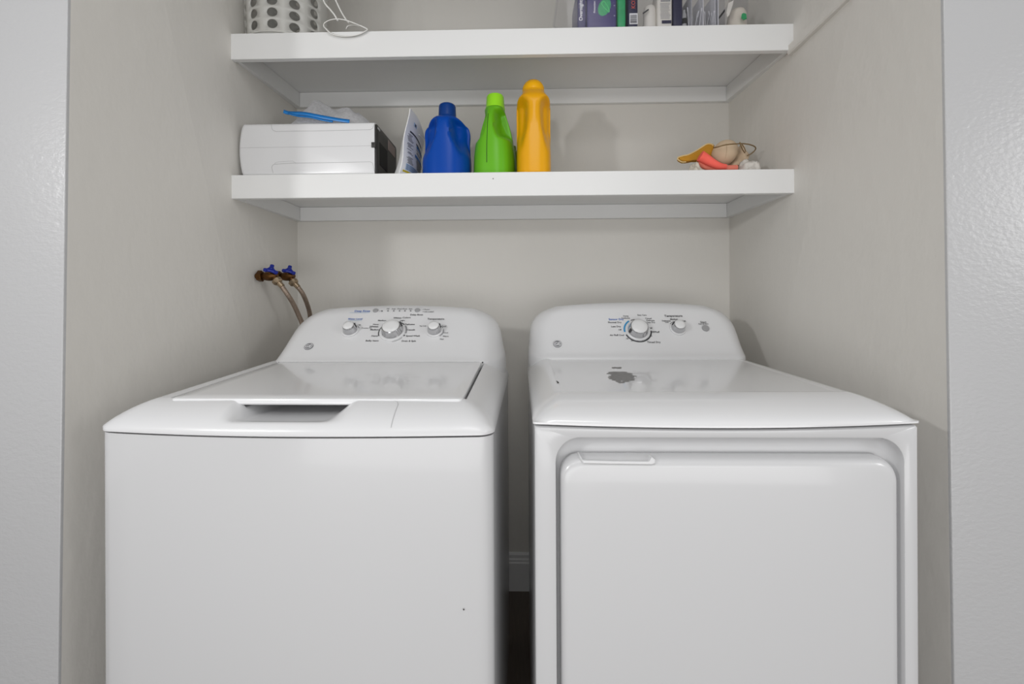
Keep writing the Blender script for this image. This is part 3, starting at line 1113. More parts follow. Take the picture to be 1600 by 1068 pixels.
# second green bottle standing behind, only its shoulder shows
cxg = at(800.5, 230, -0.16)
t = thing('detergent_bottle', (cxg.x, -0.13, rise_l(-0.13)), 'green bottle with shade in its dark olive colour, half hidden behind the green and yellow bottles', 'bottle', 'detergent bottles on the lower shelf')
zb = rise_l(-0.13) + 0.0005
olive = mat('shaded_green_plastic', '5b7a1c', 0.35)  # bottle green with the shade behind the others put into the colour
MB().lathe([(0.034, 0), (0.037, 0.004), (0.037, 0.120), (0.033, 0.138), (0.022, 0.150), (0.014, 0.158), (0.0001, 0.158)], (cxg.x, -0.13, zb), (0, 0, 1), 32).build('body', olive, t, smooth=60)
MB().lathe([(0.013, 0.1575), (0.0135, 0.160), (0.013, 0.172), (0.0001, 0.174)], (cxg.x, -0.13, zb), (0, 0, 1), 24).build('cap', olive, t)

# ------------------------------------------------------------------ white pouch
zb = rise_l(-0.28)
pn0, pn1 = at(622, 268, -0.365), at(652, 268, -0.20)
tn0 = at(640, 168, -0.355)
pouch = thing('refill_pouch', ((pn0.x + pn1.x) / 2 - 0.02, -0.28, zb), 'white stand-up pouch printed with blue blocks and small text beside the blue bottle', 'pouch')


def pouch_pt(s, t, side, lift=0.0):
    # s: near -> far edge, t: bottom -> top
    base = Vector((pn0.x + (pn1.x - pn0.x) * s, -0.365 + 0.165 * s, zb + 0.0006))
    topz = tn0.z - 0.004 - 0.03 * max(0, s - 0.5) ** 2 * 4 + 0.004 * math.sin(s * 5)
    top = Vector((tn0.x + 0.002 + 0.012 * s, -0.357 + 0.150 * s, topz))
    p_ = base.lerp(top, t)
    wob = 0.004 * math.sin(t * 9 + s * 3) * (1 - t) + 0.006 * math.sin(t * PI) * math.sin(7 * t)
    bulge = (0.046 if side < 0 else 0.020) * (1 - t) ** 1.1 * max(0.0, math.sin(PI * min(1, max(0, s)))) ** 0.6
    if t < 0.06:
        bulge *= 0.75 + 0.25 * t / 0.06
    p_.x += side * (bulge + lift + 0.0012) + wob * 0.6
    return p_


mb = MB()
ss = [i / 14 for i in range(15)]
ts = [i / 24 for i in range(25)]
mb.grid(lambda s, t: pouch_pt(s, t, 1), ss, ts)
mb.grid(lambda s, t: pouch_pt(s, t, -1), ss, ts)
rim = [pouch_pt(0, t, 1) for t in ts] + [pouch_pt(s, 1, 1) for s in ss[1:]] + [pouch_pt(1, t, 1) for t in reversed(ts[:-1])]
rim2 = [pouch_pt(0, t, -1) for t in ts] + [pouch_pt(s, 1, -1) for s in ss[1:]] + [pouch_pt(1, t, -1) for t in reversed(ts[:-1])]
mb.loft([rim, rim2], False, False, closed=False)
mb.loft([[pouch_pt(s, 0, 1) for s in ss], [pouch_pt(s, 0, -1) for s in ss]], False, False, closed=False)
mb.build('film', M['pouch'], pouch, smooth=60)


def pouch_patch(mb, s0, s1, t0, t1, lift=0.0008, n=5):
    mb.grid(lambda s, t: pouch_pt(s, t, 1, lift), [s0 + (s1 - s0) * i / n for i in range(n + 1)], [t0 + (t1 - t0) * i / 3 for i in range(4)])


mb = MB()
pouch_patch(mb, 0.55, 0.95, 0.555, 0.600)
pouch_patch(mb, 0.45, 0.98, 0.395, 0.440)
mb.build('blue_print', M['bluep2'], pouch, smooth=0)
mb = MB()
pouch_patch(mb, 0.16, 0.86, 0.690, 0.714)
pouch_patch(mb, 0.52, 0.96, 0.600, 0.625)
mb.build('dark_print', M['print'], pouch, smooth=0)
mb = MB()
pouch_patch(mb, 0.03, 0.75, 0.085, 0.100)
pouch_patch(mb, 0.03, 0.55, 0.100, 0.112)
mb.build('yellow_print', M['yellowprint'], pouch, smooth=0)
mb = MB()
pouch_patch(mb, 0.28, 0.46, 0.815, 0.870)
pouch_patch(mb, 0.08, 0.60, 0.125, 0.215)
pouch_patch(mb, 0.66, 0.98, 0.06, 0.175)
mb.build('pale_blue_print', M['paleblue'], pouch, smooth=0)
mb = MB()
random.seed(3)
for r_ in range(26):
    t_ = 0.23 + r_ * 0.0185
    if t_ < 0.66:
        for (a, b) in ((0.08, 0.38), (0.50, 0.95)):
            if (a > 0.4 and 0.39 < t_ < 0.45) or (a > 0.4 and t_ > 0.54):
                continue
            if random.random() < 0.85:
                pouch_patch(mb, a + random.uniform(0, 0.06), b - random.uniform(0, 0.12), t_, t_ + 0.0075, n=3)
for r_ in range(4):
    pouch_patch(mb, 0.10, 0.58, 0.135 + r_ * 0.02, 0.142 + r_ * 0.02, 0.0012, n=3)
    pouch_patch(mb, 0.68, 0.96, 0.075 + r_ * 0.025, 0.083 + r_ * 0.025, 0.0012, n=3)
pouch_patch(mb, 0.34, 0.42, 0.825, 0.860, 0.0012)
mb.build('small_print', M['print'], pouch, smooth=0)
# torn top corner tab
mb = MB().tube(spline([pouch_pt(0.62, 0.80, 1, 0.002), pouch_pt(0.78, 0.845, 1, 0.006), pouch_pt(0.90, 0.83, 1, 0.010), pouch_pt(0.97, 0.80, 1, 0.008)], 5), 0.0016, 6)
mb.build('tear_strip', M['pouch'], pouch)

# ------------------------------------------------------------------ white box appliance lying on its side
AY0, AY1 = -0.388, -0.165
zb = rise_l(-0.28)
ax0, ax1 = at(372, 230, AY0).x, at(588, 230, AY0).x
az1 = at(480, 191.5, AY0).z
appl = thing('boxy_appliance', ((ax0 + ax1) / 2, (AY0 + AY1) / 2, zb), 'glossy white boxy appliance on its side with a black right end', 'appliance')
zA0, zA1 = rise_l(AY0) + 0.0006, az1


def appl_ring(ins, y):
    pts = []
    z0, z1 = zA0 + ins, zA1 - ins
    x1 = ax1 - 0.006
    r = 0.007
    # right edge straight, left edge bowed
    pts.append((x1, z0))
    pts.append((x1, z1))
    for i in range(15):
        t = i / 14
        ang = PI * t
        z = z1 + (z0 - z1) * t
        bul = 0.011 * (1 - (2 * t - 1) ** 2)
        pts.append((ax0 + 0.011 - bul + ins + (0.003 if i in (0, 14) else 0), z))
    return [(x, y, z) for x, z in pts]


tiltA = lambda y: (rise_l(y) - rise_l(AY0))
rings = []
for ins, y in ((0.010, AY0 + 0.0), (0.004, AY0 + 0.0015), (0.001, AY0 + 0.005), (0, AY0 + 0.011), (0, AY1 - 0.010), (0.001, AY1 - 0.004), (0.008, AY1)):
    rings.append([(x, y_, z + tiltA(y_)) for x, y_, z in appl_ring(ins, y)])
MB().loft(rings).build('shell', M['plastic'], appl, smooth=50)
# black end with rounded outline
eo = rrect(AY0 + 0.004, AY1 - 0.004, zA0 + 0.003, zA1 - 0.003, 0.010, 5)
mb = MB()
rings = []
for ins, x in ((0, ax1 - 0.0065), (0, ax1 - 0.002), (0.003, ax1), (0.02, ax1)):
    o_ = rrect(AY0 + 0.004 + ins, AY1 - 0.004 - ins, zA0 + 0.003 + ins, zA1 - 0.003 - ins, 0.010, 5)
    rings.append([(x, y, z + tiltA(y)) for y, z in o_])
mb.loft(rings)
endp = mb.build('end_panel', M['blackpl'], appl, smooth=35)
MB().box(ax1 - 0.001, ax1 + 0.0008, -0.356, -0.278, zA0 + 0.042, zA0 + 0.114, 0.0006, 1).build('window', M['blackgl'], endp)
MB().box(ax1 - 0.001, ax1 + 0.0010, -0.268, -0.190, zA0 + 0.122, zA0 + 0.156, 0.0004, 1).build('sticker', M['sticker'], endp, label='pinkish grey sticker')
MB().box(ax1 - 0.001, ax1 + 0.0015, -0.375, -0.355, zA1 - 0.017, zA1 - 0.010, 0.0006, 1).build('slot', M['seam'], endp)
MB().box(ax1 - 0.0145, ax1 - 0.002, AY0 - 0.0035, AY0 + 0.002, at(582, 230.5, AY0).z, at(582, 222.5, AY0).z, 0.001, 2).build('latch', M['blackpl'], appl, label='small black latch')


def strip(mb, pts, Y, wdt=0.0011):
    for (a, b) in zip(pts, pts[1:]):
        p0, p1 = at(a[0], a[1], Y), at(b[0], b[1], Y)
        d = (p1 - p0)
        nrm = Vector((-d.z, 0, d.x)).normalized() * wdt / 2
        mb.add([p0 - nrm, p1 - nrm, p1 + nrm, p0 + nrm], [(0, 1, 2, 3)])


def zoom3(pts):
    return [(350 + x / 4.848, 140 + y / 4.848) for x, y in pts]


mb = MB()
strip(mb, zoom3([(112, 441), (400, 436), (700, 432), (1148, 424)]), AY0 - 0.0003, 0.0008)
strip(mb, zoom3([(358, 262), (362, 292), (372, 308), (392, 316), (700, 312), (1108, 303), (1126, 292), (1138, 262)]), AY0 - 0.0003)
strip(mb, zoom3([(372, 632), (362, 590), (366, 574), (380, 565), (520, 556), (800, 552), (1108, 546), (1126, 556), (1140, 622)]), AY0 - 0.0003)
strip(mb, zoom3([(380, 562), (400, 548), (520, 540), (545, 556)]), AY0 - 0.0003, 0.0007)
mb.build('panel_seam', M['seam'], appl, smooth=0)

# ------------------------------------------------------------------ zip bag on the appliance
zt = zA1 + 0.0012
bag = thing('zip_bag', (at(512, 180, -0.30).x, -0.30, zt), 'crumpled clear zip bag with a blue closure on top of the white appliance', 'bag')
bx0, bx1 = at(448, 180, -0.33).x, at(588, 186, -0.28).x


def bag_pt(u, v, layer):
    x = bx0 + (bx1 - bx0) * u + 0.012 * math.sin(v * 5) * (1 - u)
    y = -0.355 + 0.155 * v
    env = (math.sin(PI * min(1, max(0, u))) ** 0.5) * (math.sin(PI * v) ** 0.5)
    hump = 0.105 * sstep(-0.05, 0.26, u) * (1 - 0.55 * sstep(0.2, 1.0, u)) + 0.02 * math.sin(9 * u)
    nz = noise.noise(Vector((u * 5, v * 4, 1.3))) * 0.024 + abs(noise.noise(Vector((u * 7 + v * 4, v * 4, 4.1)))) * 0.026
    z = zt + tiltA(y) + 0.001
    if layer:
        z += max(0.0015, (hump + nz) * env + 0.002)
    else:
        z += 0.0003 + 0.001 * env
    return Vector((x, y, z))


mb = MB()
us = [i / 40 for i in range(41)]
vs = [i / 24 for i in range(25)]
mb.grid(lambda u, v: bag_pt(u, v, 1), us, vs)
mb.grid(lambda u, v: bag_pt(u, v, 0), us, vs)
b1 = [bag_pt(u, 0, 1) for u in us] + [bag_pt(1, v, 1) for v in vs[1:]] + [bag_pt(u, 1, 1) for u in reversed(us[:-1])] + [bag_pt(0, v, 1) for v in reversed(vs[1:-1])]
b0 = [bag_pt(u, 0, 0) for u in us] + [bag_pt(1, v, 0) for v in vs[1:]] + [bag_pt(u, 1, 0) for u in reversed(us[:-1])] + [bag_pt(0, v, 0) for v in reversed(vs[1:-1])]
mb.loft([b1, b0], False, False)
mb.build('film', M['bag'], bag, smooth=180)
for k_, pl in enumerate(([(443, 174), (452, 176.5), (475, 177.5), (500, 182), (525, 186.5), (546, 189.5)],
                         [(450, 177), (465, 181), (485, 183), (505, 187.5), (520, 190)])):
    pts = spline([at(x, y, -0.362 - 0.004 * k_) for x, y in pl], 6)
    pts = [Vector((q.x, q.y, max(q.z, zt + tiltA(q.y) + 0.003))) for q in pts]
    mb = MB()
    poly_ribbon(mb, pts, Vector((0, 0.004, 0.012 if k_ == 0 else 0.006)))
    solidify(mb.build('zip_closure', M['zip'], bag), 0.0016)

# ------------------------------------------------------------------ small things at the right of the lower shelf
Z5 = lambda x, y: (1050 + x / 10.667, 205 + y / 10.667)


def z5(x, y, Y):
    px, py = Z5(x, y)
    return at(px, py, Y)


zsh = lambda y: rise_l(y) + 0.0005
# mustard paddle-shaped fabric piece
pa = thing('fabric_paddle', (z5(350, 500, -0.25).x, -0.25, zsh(-0.25)), 'mustard yellow padded fabric paddle with a pale edge left of the beige ball', 'fabric item')
outline = [(95, 470), (110, 440), (180, 418), (280, 395), (400, 335), (500, 270), (590, 220), (660, 225), (690, 250), (680, 300), (660, 420), (600, 470), (480, 500),
           (340, 500), (230, 520), (170, 520), (120, 495)]
ring = lambda sc, dy: [z5(370 + (x - 370) * sc, 410 + (y - 410) * (0.6 * sc + 0.4 if sc < 1 else sc), -0.25) + Vector((0, dy, 0)) for x, y in outline]
MB().loft([ring(0.93, -0.012), ring(0.985, -0.010), ring(1.0, -0.004), ring(1.0, 0.004), ring(0.98, 0.010)]).build('pad', M['mustard'], pa, smooth=60)
edge = [z5(x, y - 8, -0.262) for x, y in outline[-3:] + outline[:9]]
MB().tube(spline(edge, 4), 0.0022, 8).build('edge_piping', M['mustarde'], pa)
# coral roll
co = thing('foam_roll', (z5(620, 560, -0.30).x, -0.30, zsh(-0.30)), 'bright coral foam roll leaning under the beige ball', 'foam roll')
pts = spline([z5(470, 410, -0.30), z5(560, 460, -0.30), z5(660, 520, -0.305), z5(780, 575, -0.31), z5(900, 590, -0.31)], 5)
n = len(pts)
MB().tube(pts, [0.0175 - 0.010 * (i / (n - 1)) ** 1.3 for i in range(n)], 18).build('roll', M['coral'], co, smooth=50)
pts = spline([z5(450, 510, -0.285), z5(520, 575, -0.285), z5(640, 606, -0.29), z5(900, 612, -0.30), z5(1080, 608, -0.30)], 5)
MB().tube(pts, 0.009, 12).build('tail', mat('pale_coral_foam', 'e8836f', 0.85), co, smooth=50)
# beige ball
bc = z5(875, 340, -0.27)
rbx = (z5(1085, 340, -0.27).x - z5(672, 340, -0.27).x) / 2
rbz = (z5(875, 105, -0.27).z - z5(875, 520, -0.27).z) / 2
bl = thing('soft_ball', (bc.x, bc.y, bc.z - rbz), 'smooth beige fabric ball resting on the coral roll', 'ball')


def ball_pt(u, v):
    th, ph = u * 2 * PI, v * PI
    x, y, z = math.sin(ph) * math.cos(th), math.sin(ph) * math.sin(th), math.cos(ph)
    k = 1 + 0.08 * x * z
    return Vector((bc.x + rbx * x * k + 0.004 * z, bc.y + rbx * y, bc.z - 0.004 + rbz * z))


MB().grid(ball_pt, [i / 36 for i in range(36)], [0.0005 + 0.999 * i / 20 for i in range(21)], closed_u=True).build('ball_body', M['beige'], bl, smooth=180)
mb = MB()
for x in (815, 1050):
    th0 = (x - 875) / 215
    pts = []
    for i in range(14):
        zz = 0.45 - 1.15 * i / 13
        r = math.sqrt(max(0, 1 - zz * zz - 0.0))
        xx = max(-0.98, min(0.98, th0)) * 0.97
        yy = -math.sqrt(max(0.0, 1 - zz * zz - xx * xx))
        pts.append(Vector((bc.x + rbx * xx, bc.y + rbx * yy - 0.0003, bc.z - 0.004 + rbz * zz)))
    mb.tube(pts, 0.0006, 6)
mb.build('stitch_line', mat('beige_stitch', 'b39d80', 0.9), bl)
# beige folded cloth
cl_ = thing('folded_cloth', (z5(1130, 600, -0.27).x, -0.27, zsh(-0.27)), 'beige folded cloth between the ball and the white cloth', 'cloth')
outl2 = [(905, 610), (930, 560), (1010, 500), (1050, 430), (1090, 370), (1120, 250), (1150, 230), (1185, 320), (1230, 380), (1250, 440), (1210, 520), (1130, 590), (1100, 612)]
rg = lambda sc, dy: [z5(1090 + (x - 1090) * sc, 600 + (y - 600) * sc, -0.24) + Vector((0, dy, 0)) for x, y in outl2]
MB().loft([rg(0.7, -0.028), rg(0.9, -0.022), rg(1.0, -0.008), rg(1.0, 0.012), rg(0.9, 0.022)]).build('fold', M['beige'], cl_, smooth=60)
# wire hoop
hp = thing('wire_hoop', (z5(1100, 300, -0.28).x, -0.28, z5(1100, 400, -0.28).z), 'thin brown wire hoop around the beige ball', 'hoop')
pts = spline([z5(690, 275, -0.31), z5(760, 262, -0.325), z5(850, 235, -0.33), z5(950, 218, -0.33), z5(1060, 210, -0.325), z5(1180, 205, -0.32), z5(1290, 220, -0.31), z5(1370, 250, -0.30),
              z5(1395, 285, -0.29), z5(1370, 330, -0.28), z5(1310, 380, -0.275), z5(1250, 405, -0.27)], 5)
MB().tube(pts, 0.0019, 8).build('wire', M['wire'], hp)
pts = spline([z5(1130, 180, -0.325), z5(1145, 230, -0.325), z5(1180, 310, -0.31), z5(1215, 360, -0.29)], 5)
MB().tube(pts, 0.0017, 8).build('clasp', M['wire'], hp)
pts = spline([z5(1165, 215, -0.32), z5(1205, 280, -0.31), z5(1228, 340, -0.29)], 5)
MB().tube(pts, 0.0013, 8).build('clasp', M['wire'], hp)


def crumple(name, label, x0, x1, y0, y1, Y, dpt, m, seed, cat='cloth'):
    """crumpled rag: a noisy flattened mound"""
    a, b = z5(x0, y1, Y), z5(x1, y0, Y)
    c = Vector(((a.x + b.x) / 2, Y, zsh(Y)))
    rx, rz = (b.x - a.x) / 2 * 1.22, (b.z - zsh(Y)) * 0.86

    def fn(u, v):
        th, ph = u * 2 * PI, v * PI / 2
        d = Vector((math.cos(th) * math.sin(ph), math.sin(th) * math.sin(ph), math.cos(ph)))
        k = 1 + 0.28 * noise.noise(d * 2.2 + Vector((seed, 0, 0))) - 0.22 * abs(noise.noise(d * 4.5 + Vector((0, seed, 0)))) + 0.08 * noise.noise(d * 11)
        return Vector((c.x + rx * d.x * k, c.y + dpt * d.y * k, c.z + rz * max(0, d.z) * k))
    mb = MB()
    mb.grid(fn, [i / 48 for i in range(48)], [0.002 + 0.998 * i / 20 for i in range(21)], closed_u=True)
    n = 48
    mb.add([fn(i / 48, 1.0) for i in range(48)], [tuple(range(48))])
    o = mb.build(name, m, None, smooth=180, loc=c)
    return tag(o, label, cat)


crumple('crumpled_cloth', 'crumpled white cloth at the right end of the small pile', 1095, 1450, 440, 615, -0.29, 0.045, M['cloth'], 2.0)
crumple('crumpled_cloth', 'small cream crumpled cloth under the mustard paddle', 295, 480, 500, 620, -0.30, 0.03, M['cream'], 5.0)
crumple('crumpled_cloth', 'pale pink crumpled cloth under the coral roll', 500, 1000, 530, 620, -0.25, 0.02, mat('pink_cloth', 'd9a090', 0.9), 9.0)

# ------------------------------------------------------------------ perforated basket on the upper shelf
BY, BR = -0.298, 0.116
zu = lambda y: rise_u(y) + 0.0005
bcx = at(449, 30, BY).x
bkt = thing('laundry_basket', (bcx, BY, zu(BY)), 'white perforated plastic basket with round holes at the left of the upper shelf', 'basket')
z0b = zu(BY - BR)
HB = 0.30
NC = 12
rows = 8
pitch = 0.0345


def bk(a, z):
    """angle (0 = towards the camera, clockwise to the right) and height -> point on the wall"""
    t = z / HB
    r = BR * (0.985 + 0.09 * t)
    ca, sa = math.sin(a), -math.cos(a)
    rx = r * (abs(ca) ** 3.2 + abs(sa) ** 3.2) ** (-1 / 3.2) if True else r
    rx = r * 0.35 + rx * 0.65 if False else r
    return Vector((bcx + rx * ca, BY + rx * sa, zu(BY + rx * sa) + 0.0015 + z))


mb = MB()
da = 2 * PI / NC
a_off = math.radians(8)
for r_ in range(rows):
    zc = 0.023 + pitch * r_
    for c_ in range(NC):
        ac = a_off + da * c_
        solid = c_ in (3, 4, 9)
        outer, inner = [], []
        nseg = 24
        for k in range(nseg):
            th = 2 * PI * k / nseg
            ct, st = math.cos(th), math.sin(th)
            m_ = max(abs(ct), abs(st))
            outer.append(bk(ac + da / 2 * ct / m_, zc + pitch / 2 * st / m_))
            inner.append(bk(ac + 0.0148 / BR * ct, zc + 0.0138 * st))
        if solid:
            mb.add([bk(ac, zc)] + outer, [(0, 1 + k, 1 + (k + 1) % nseg) for k in range(nseg)])
        else:
            mb.loft([outer, inner], False, False)
zl = 0.023 - pitch / 2
zh = 0.023 + pitch * (rows - 0.5)
mb.grid(lambda a, z: bk(a + a_off - da / 2, z), [da * i / 4 for i in range(NC * 4)], [0, zl], closed_u=True)
mb.grid(lambda a, z: bk(a + a_off - da / 2, z), [da * i / 4 for i in range(NC * 4)], [zh, HB], closed_u=True)
mb.add([bk(da * i / 4, 0) for i in range(NC * 4)], [tuple(range(NC * 4))])
o = mb.build('wall', M['basket'], bkt, smooth=40)
bm = bmesh.new()
bm.from_mesh(o.data)
bmesh.ops.remove_doubles(bm, verts=bm.verts, dist=0.0002)
bmesh.ops.recalc_face_normals(bm, faces=bm.faces)
bm.to_mesh(o.data)
bm.free()
solidify(o, 0.0035, 1)
MB().tube([bk(2 * PI * i / 48, HB) for i in range(49)], 0.006, 8).build('rim', M['strap'], bkt)
# strap hanging from the rim and looping over the lip
for pl, Ys, wd in (([(498, -60), (500, -25), (506, 2), (516, 15), (523, 24), (528, 33)], -0.385, 0.0045), ([(516, -60), (521, -12), (528, 8), (537, 25), (545, 36)], -0.385, 0.004)):
    pts = spline([at(x, y, Ys) for x, y in pl], 5)
    MB().tube(pts, wd * 0.55, 8).build('hanging_strap', M['strap'], bkt)
pl = [(512, 46, -0.395), (507, 42, -0.40), (507, 37, -0.405), (514, 32, -0.41), (526, 29.5, -0.413), (541, 31.5, -0.416), (556, 37, -0.418), (568, 42, -0.419), (574, 45.5, -0.417),
      (571, 48.5, -0.417), (560, 54, -0.4155), (545, 56.5, -0.415), (528, 55.5, -0.415), (516, 51, -0.4155), (508, 43, -0.412)]
pts = spline([at(*q) for q in pl], 5)
mb = MB()
poly_ribbon(mb, pts, Vector((0, 0.009, 0.0065)))
solidify(mb.build('strap_loop', M['strap'], bkt, smooth=60), 0.0022)
pts = spline([at(541, 46, -0.40), at(544, 41, -0.405), at(552, 39.5, -0.408), at(562, 41, -0.411)], 5)
mb = MB()
poly_ribbon(mb, pts, Vector((0, 0.006, 0.002)))
solidify(mb.build('strap_loop', M['strap'], bkt, smooth=60), 0.0015)

# ------------------------------------------------------------------ clear bin and what is inside it
BYF, BYK = -0.388, -0.12
b0, b1 = at(877, 20, BYF).x, at(1173, 20, BYF).x
binn = thing('clear_bin', ((b0 + b1) / 2, (BYF + BYK) / 2, zu(BYF)), 'long clear plastic bin at the right of the upper shelf', 'bin')
bz = lambda y: zu(y) + 0.0006
tb = lambda mb, y0=BYF: mb.xform(lambda p_: (p_.x, p_.y, p_.z + rise_u(p_.y) - rise_u(y0)))
zq = bz(BYF)
HBn = 0.16
rings = []
for ins, h in ((0.006, 0), (0.001, 0.003), (0, 0.008), (-0.004, HBn)):
    rings.append([(x, y, zq + h) for x, y in rrect(b0 + ins, b1 - ins, BYF + ins, BYK - ins, 0.022, 6)])
for ins, h in ((-0.0015, HBn), (0.0025, 0.008), (0.004, 0.005)):
    rings.append([(x, y, zq + h) for x, y in rrect(b0 + ins, b1 - ins, BYF + ins, BYK - ins, 0.020, 6)])
tb(MB().loft(rings)).build('tub', M['bin'], binn, smooth=40)
rr = rrect(b0 - 0.004, b1 + 0.004, BYF - 0.004, BYK + 0.004, 0.024, 6)
tb(MB().tube([(x, y, zq + HBn) for x, y in rr + rr[:1]], 0.004, 8)).build('rim', M['bin'], binn)
floor_in = zq + 0.0062
YI = BYF + 0.016            # front of the contents
Zi = lambda y: floor_in + rise_u(y) - rise_u(BYF)


def X2(x, Y):                # zoom-2 x -> world x
    return at(860 + x / 4, 20, Y).x


def Zp(y, Y):
    return at(1000, y / 4, Y).z


def soft_pack(name, label, xa, xb, h, d, m, cat='pack', bulge=0.006, yoff=0.0, group='packs and bottles in the clear bin'):
    Y = YI + yoff
    x0, x1 = X2(xa, Y), X2(xb, Y)
    z0_ = Zi(Y + 0.005)
    t = thing(name, ((x0 + x1) / 2, Y + d / 2, z0_), label, cat, group)

    def fn(ins, zt_):
        return [(x, y, zt_) for x, y in rrect(x0 + ins, x1 - ins, Y + ins, Y + d - ins, min(0.006, (x1 - x0) * 0.3), 4)]
    rings = [fn(0.004, 0), fn(0.001, 0.004), fn(0, 0.03), fn(0, h - 0.03), fn(0.002, h - 0.008), fn(0.006, h)]
    mb = MB().loft([[Vector((p_[0], p_[1], z0_ + p_[2] + rise_u(p_[1]) - rise_u(Y + 0.005) + 0.0008)) for p_ in r] for r in rings])
    mb.build('wrapper', m, t, smooth=50)
    return t, x0, x1, Y - 0.0006, z0_


t, x0, x1, Yf, z0_ = soft_pack('hygiene_pack', 'dark purple pack at the left end of the clear bin with upright white lettering', 168, 224, 0.15, 0.14, M['purple'])
mb = MB()
put_text(mb, 'Overnight', (x0 + (x1 - x0) * 0.38, Yf, Zp(58, Yf)), (0, 0, 1), (-1, 0, 0), 0.0155)
mb.build('lettering', M['white'], t, smooth=0)
t, x0, x1, Yf, z0_ = soft_pack('hygiene_pack', 'wide purple pack with a green leaf emblem in the clear bin', 228, 414, 0.15, 0.15, M['purple2'])
mb = MB()
c = Vector((X2(338, Yf), Yf, Zp(40, Yf)))
pts = [(c.x + 0.019 * math.cos(a) + 0.006 * math.sin(a), Yf, c.z + 0.027 * math.sin(a)) for a in [2 * PI * i / 28 for i in range(28)]]
mb.add(pts, [tuple(range(28))])
mb.build('leaf_emblem', M['leaf'], t, smooth=0)
mb = MB()
lf = [(322, 12), (335, 5), (350, 25), (362, 45), (368, 72), (352, 60), (335, 42), (322, 25)]
pts = spline([(X2(x, Yf), Yf - 0.0005, Zp(y, Yf)) for x, y in lf + lf[:1]], 4)
mb.tube(pts, 0.0011, 6)
mb.build('leaf_outline', mat('bright_green_print', '4fd07a', 0.4), t)
mb = MB()
put_text(mb, 'Protection', (X2(275, Yf), Yf, Zp(38, Yf)), (0, 0, 1), (-1, 0, 0), 0.0085)
for y in (38, 100):
    put_text(mb, '*', (X2(400, Yf), Yf, Zp(y, Yf)), (1, 0, 0), (0, 0, 1), 0.012)
mb.build('lettering', M['white'], t, smooth=0)
t, x0, x1, Yf, z0_ = soft_pack('hygiene_pack', 'green wrapped pack beside the navy box in the clear bin', 420, 472, 0.14, 0.12, M['leaf'])
t, x0, x1, Yf, z0_ = soft_pack('navy_box', 'navy box with red upright lettering and a barcode in the clear bin', 484, 548, 0.15, 0.10, M['navy'], 'box')
mb = MB().quad((X2(494, Yf), Yf, Zp(150, Yf)), (X2(545, Yf), Yf, Zp(150, Yf)), (X2(545, Yf), Yf, Zp(82, Yf)), (X2(494, Yf), Yf, Zp(82, Yf)))
bc_ = mb.build('barcode_panel', M['white'], t, smooth=0)
mb = MB()
random.seed(11)
y = 92
while y < 146:
    h = random.choice([1.5, 2.5, 4])
    mb.quad((X2(499, Yf), Yf - 0.0003, Zp(y + h, Yf)), (X2(540, Yf), Yf - 0.0003, Zp(y + h, Yf)), (X2(540, Yf), Yf - 0.0003, Zp(y, Yf)), (X2(499, Yf), Yf - 0.0003, Zp(y, Yf)))
    y += h + random.choice([1.5, 2.5])
mb.build('barcode', M['print'], bc_, smooth=0)
mb = MB()
put_text(mb, 'KOX', (X2(518, Yf), Yf, Zp(14, Yf)), (0, 0, 1), (-1, 0, 0), 0.017)
mb.build('lettering', M['red'], t, smooth=0)


def lathe_thing(name, label, xc, Y, prof, m, cat, extra=None):
    x = X2(xc, Y)
    z0_ = Zi(Y + max(r for r, h in prof)) + 0.001
    t = thing(name, (x, Y, z0_), label, cat, 'packs and bottles in the clear bin')
    MB().lathe(prof, (x, Y, z0_), (0, 0, 1), 28).build('body', m, t, smooth=50)
    return t, x, z0_


t, x, z0_ = lathe_thing('plastic_jar', 'cream rounded jar with a dark curved handle in the clear bin', 620, YI + 0.022, [(0.016, 0), (0.0195, 0.003), (0.0195, 0.066), (0.017, 0.078), (0.010, 0.085), (0.0001, 0.086)], M['offwhite'], 'jar')
MB().tube(spline([at(860 + 578 / 4, 21, YI - 0.002), at(860 + 590 / 4, 19, YI - 0.003), at(860 + 612 / 4, 15, YI - 0.002)], 4), 0.0022, 8).build('handle', M['print'], t)
t, x0, x1, Yf, z0_ = soft_pack('white_carton', 'white carton with grey lines of text in the clear bin', 668, 762, 0.13, 0.06, M['offwhite'], 'box')
mb = MB()
for i in range(12):
    a = 686 + random.uniform(0, 4)
    b = 752 - random.uniform(0, 14)
    mb.quad((X2(a, Yf), Yf, Zp(22 + 8.6 * i + 3.2, Yf)), (X2(b, Yf), Yf, Zp(22 + 8.6 * i + 3.2, Yf)), (X2(b, Yf), Yf, Zp(22 + 8.6 * i, Yf)), (X2(a, Yf), Yf, Zp(22 + 8.6 * i, Yf)))
mb.quad((X2(690, Yf), Yf, Zp(13, Yf)), (X2(750, Yf), Yf, Zp(13, Yf)), (X2(750, Yf), Yf, Zp(3, Yf)), (X2(690, Yf), Yf, Zp(3, Yf)))
mb.build('printed_lines', M['printg'], t, smooth=0)
mb = MB().quad((X2(696, Yf), Yf - 0.0004, Zp(150, Yf)), (X2(756, Yf), Yf - 0.0004, Zp(150, Yf)), (X2(756, Yf), Yf - 0.0004, Zp(130, Yf)), (X2(696, Yf), Yf - 0.0004, Zp(130, Yf)))
mb.build('navy_band', M['navy'], t, smooth=0)
t, x0, x1, Yf, z0_ = soft_pack('navy_pouch', 'dark navy pouch between the white carton and the clear organizer', 768, 828, 0.14, 0.10, M['navy'], 'pouch')
t, x, z0_ = lathe_thing('small_tube', 'small grey tube in front of the navy pouch', 834, YI + 0.012, [(0.008, 0), (0.0085, 0.002), (0.0085, 0.05), (0.005, 0.056), (0.005, 0.064), (0.0001, 0.065)], M['button'], 'tube')
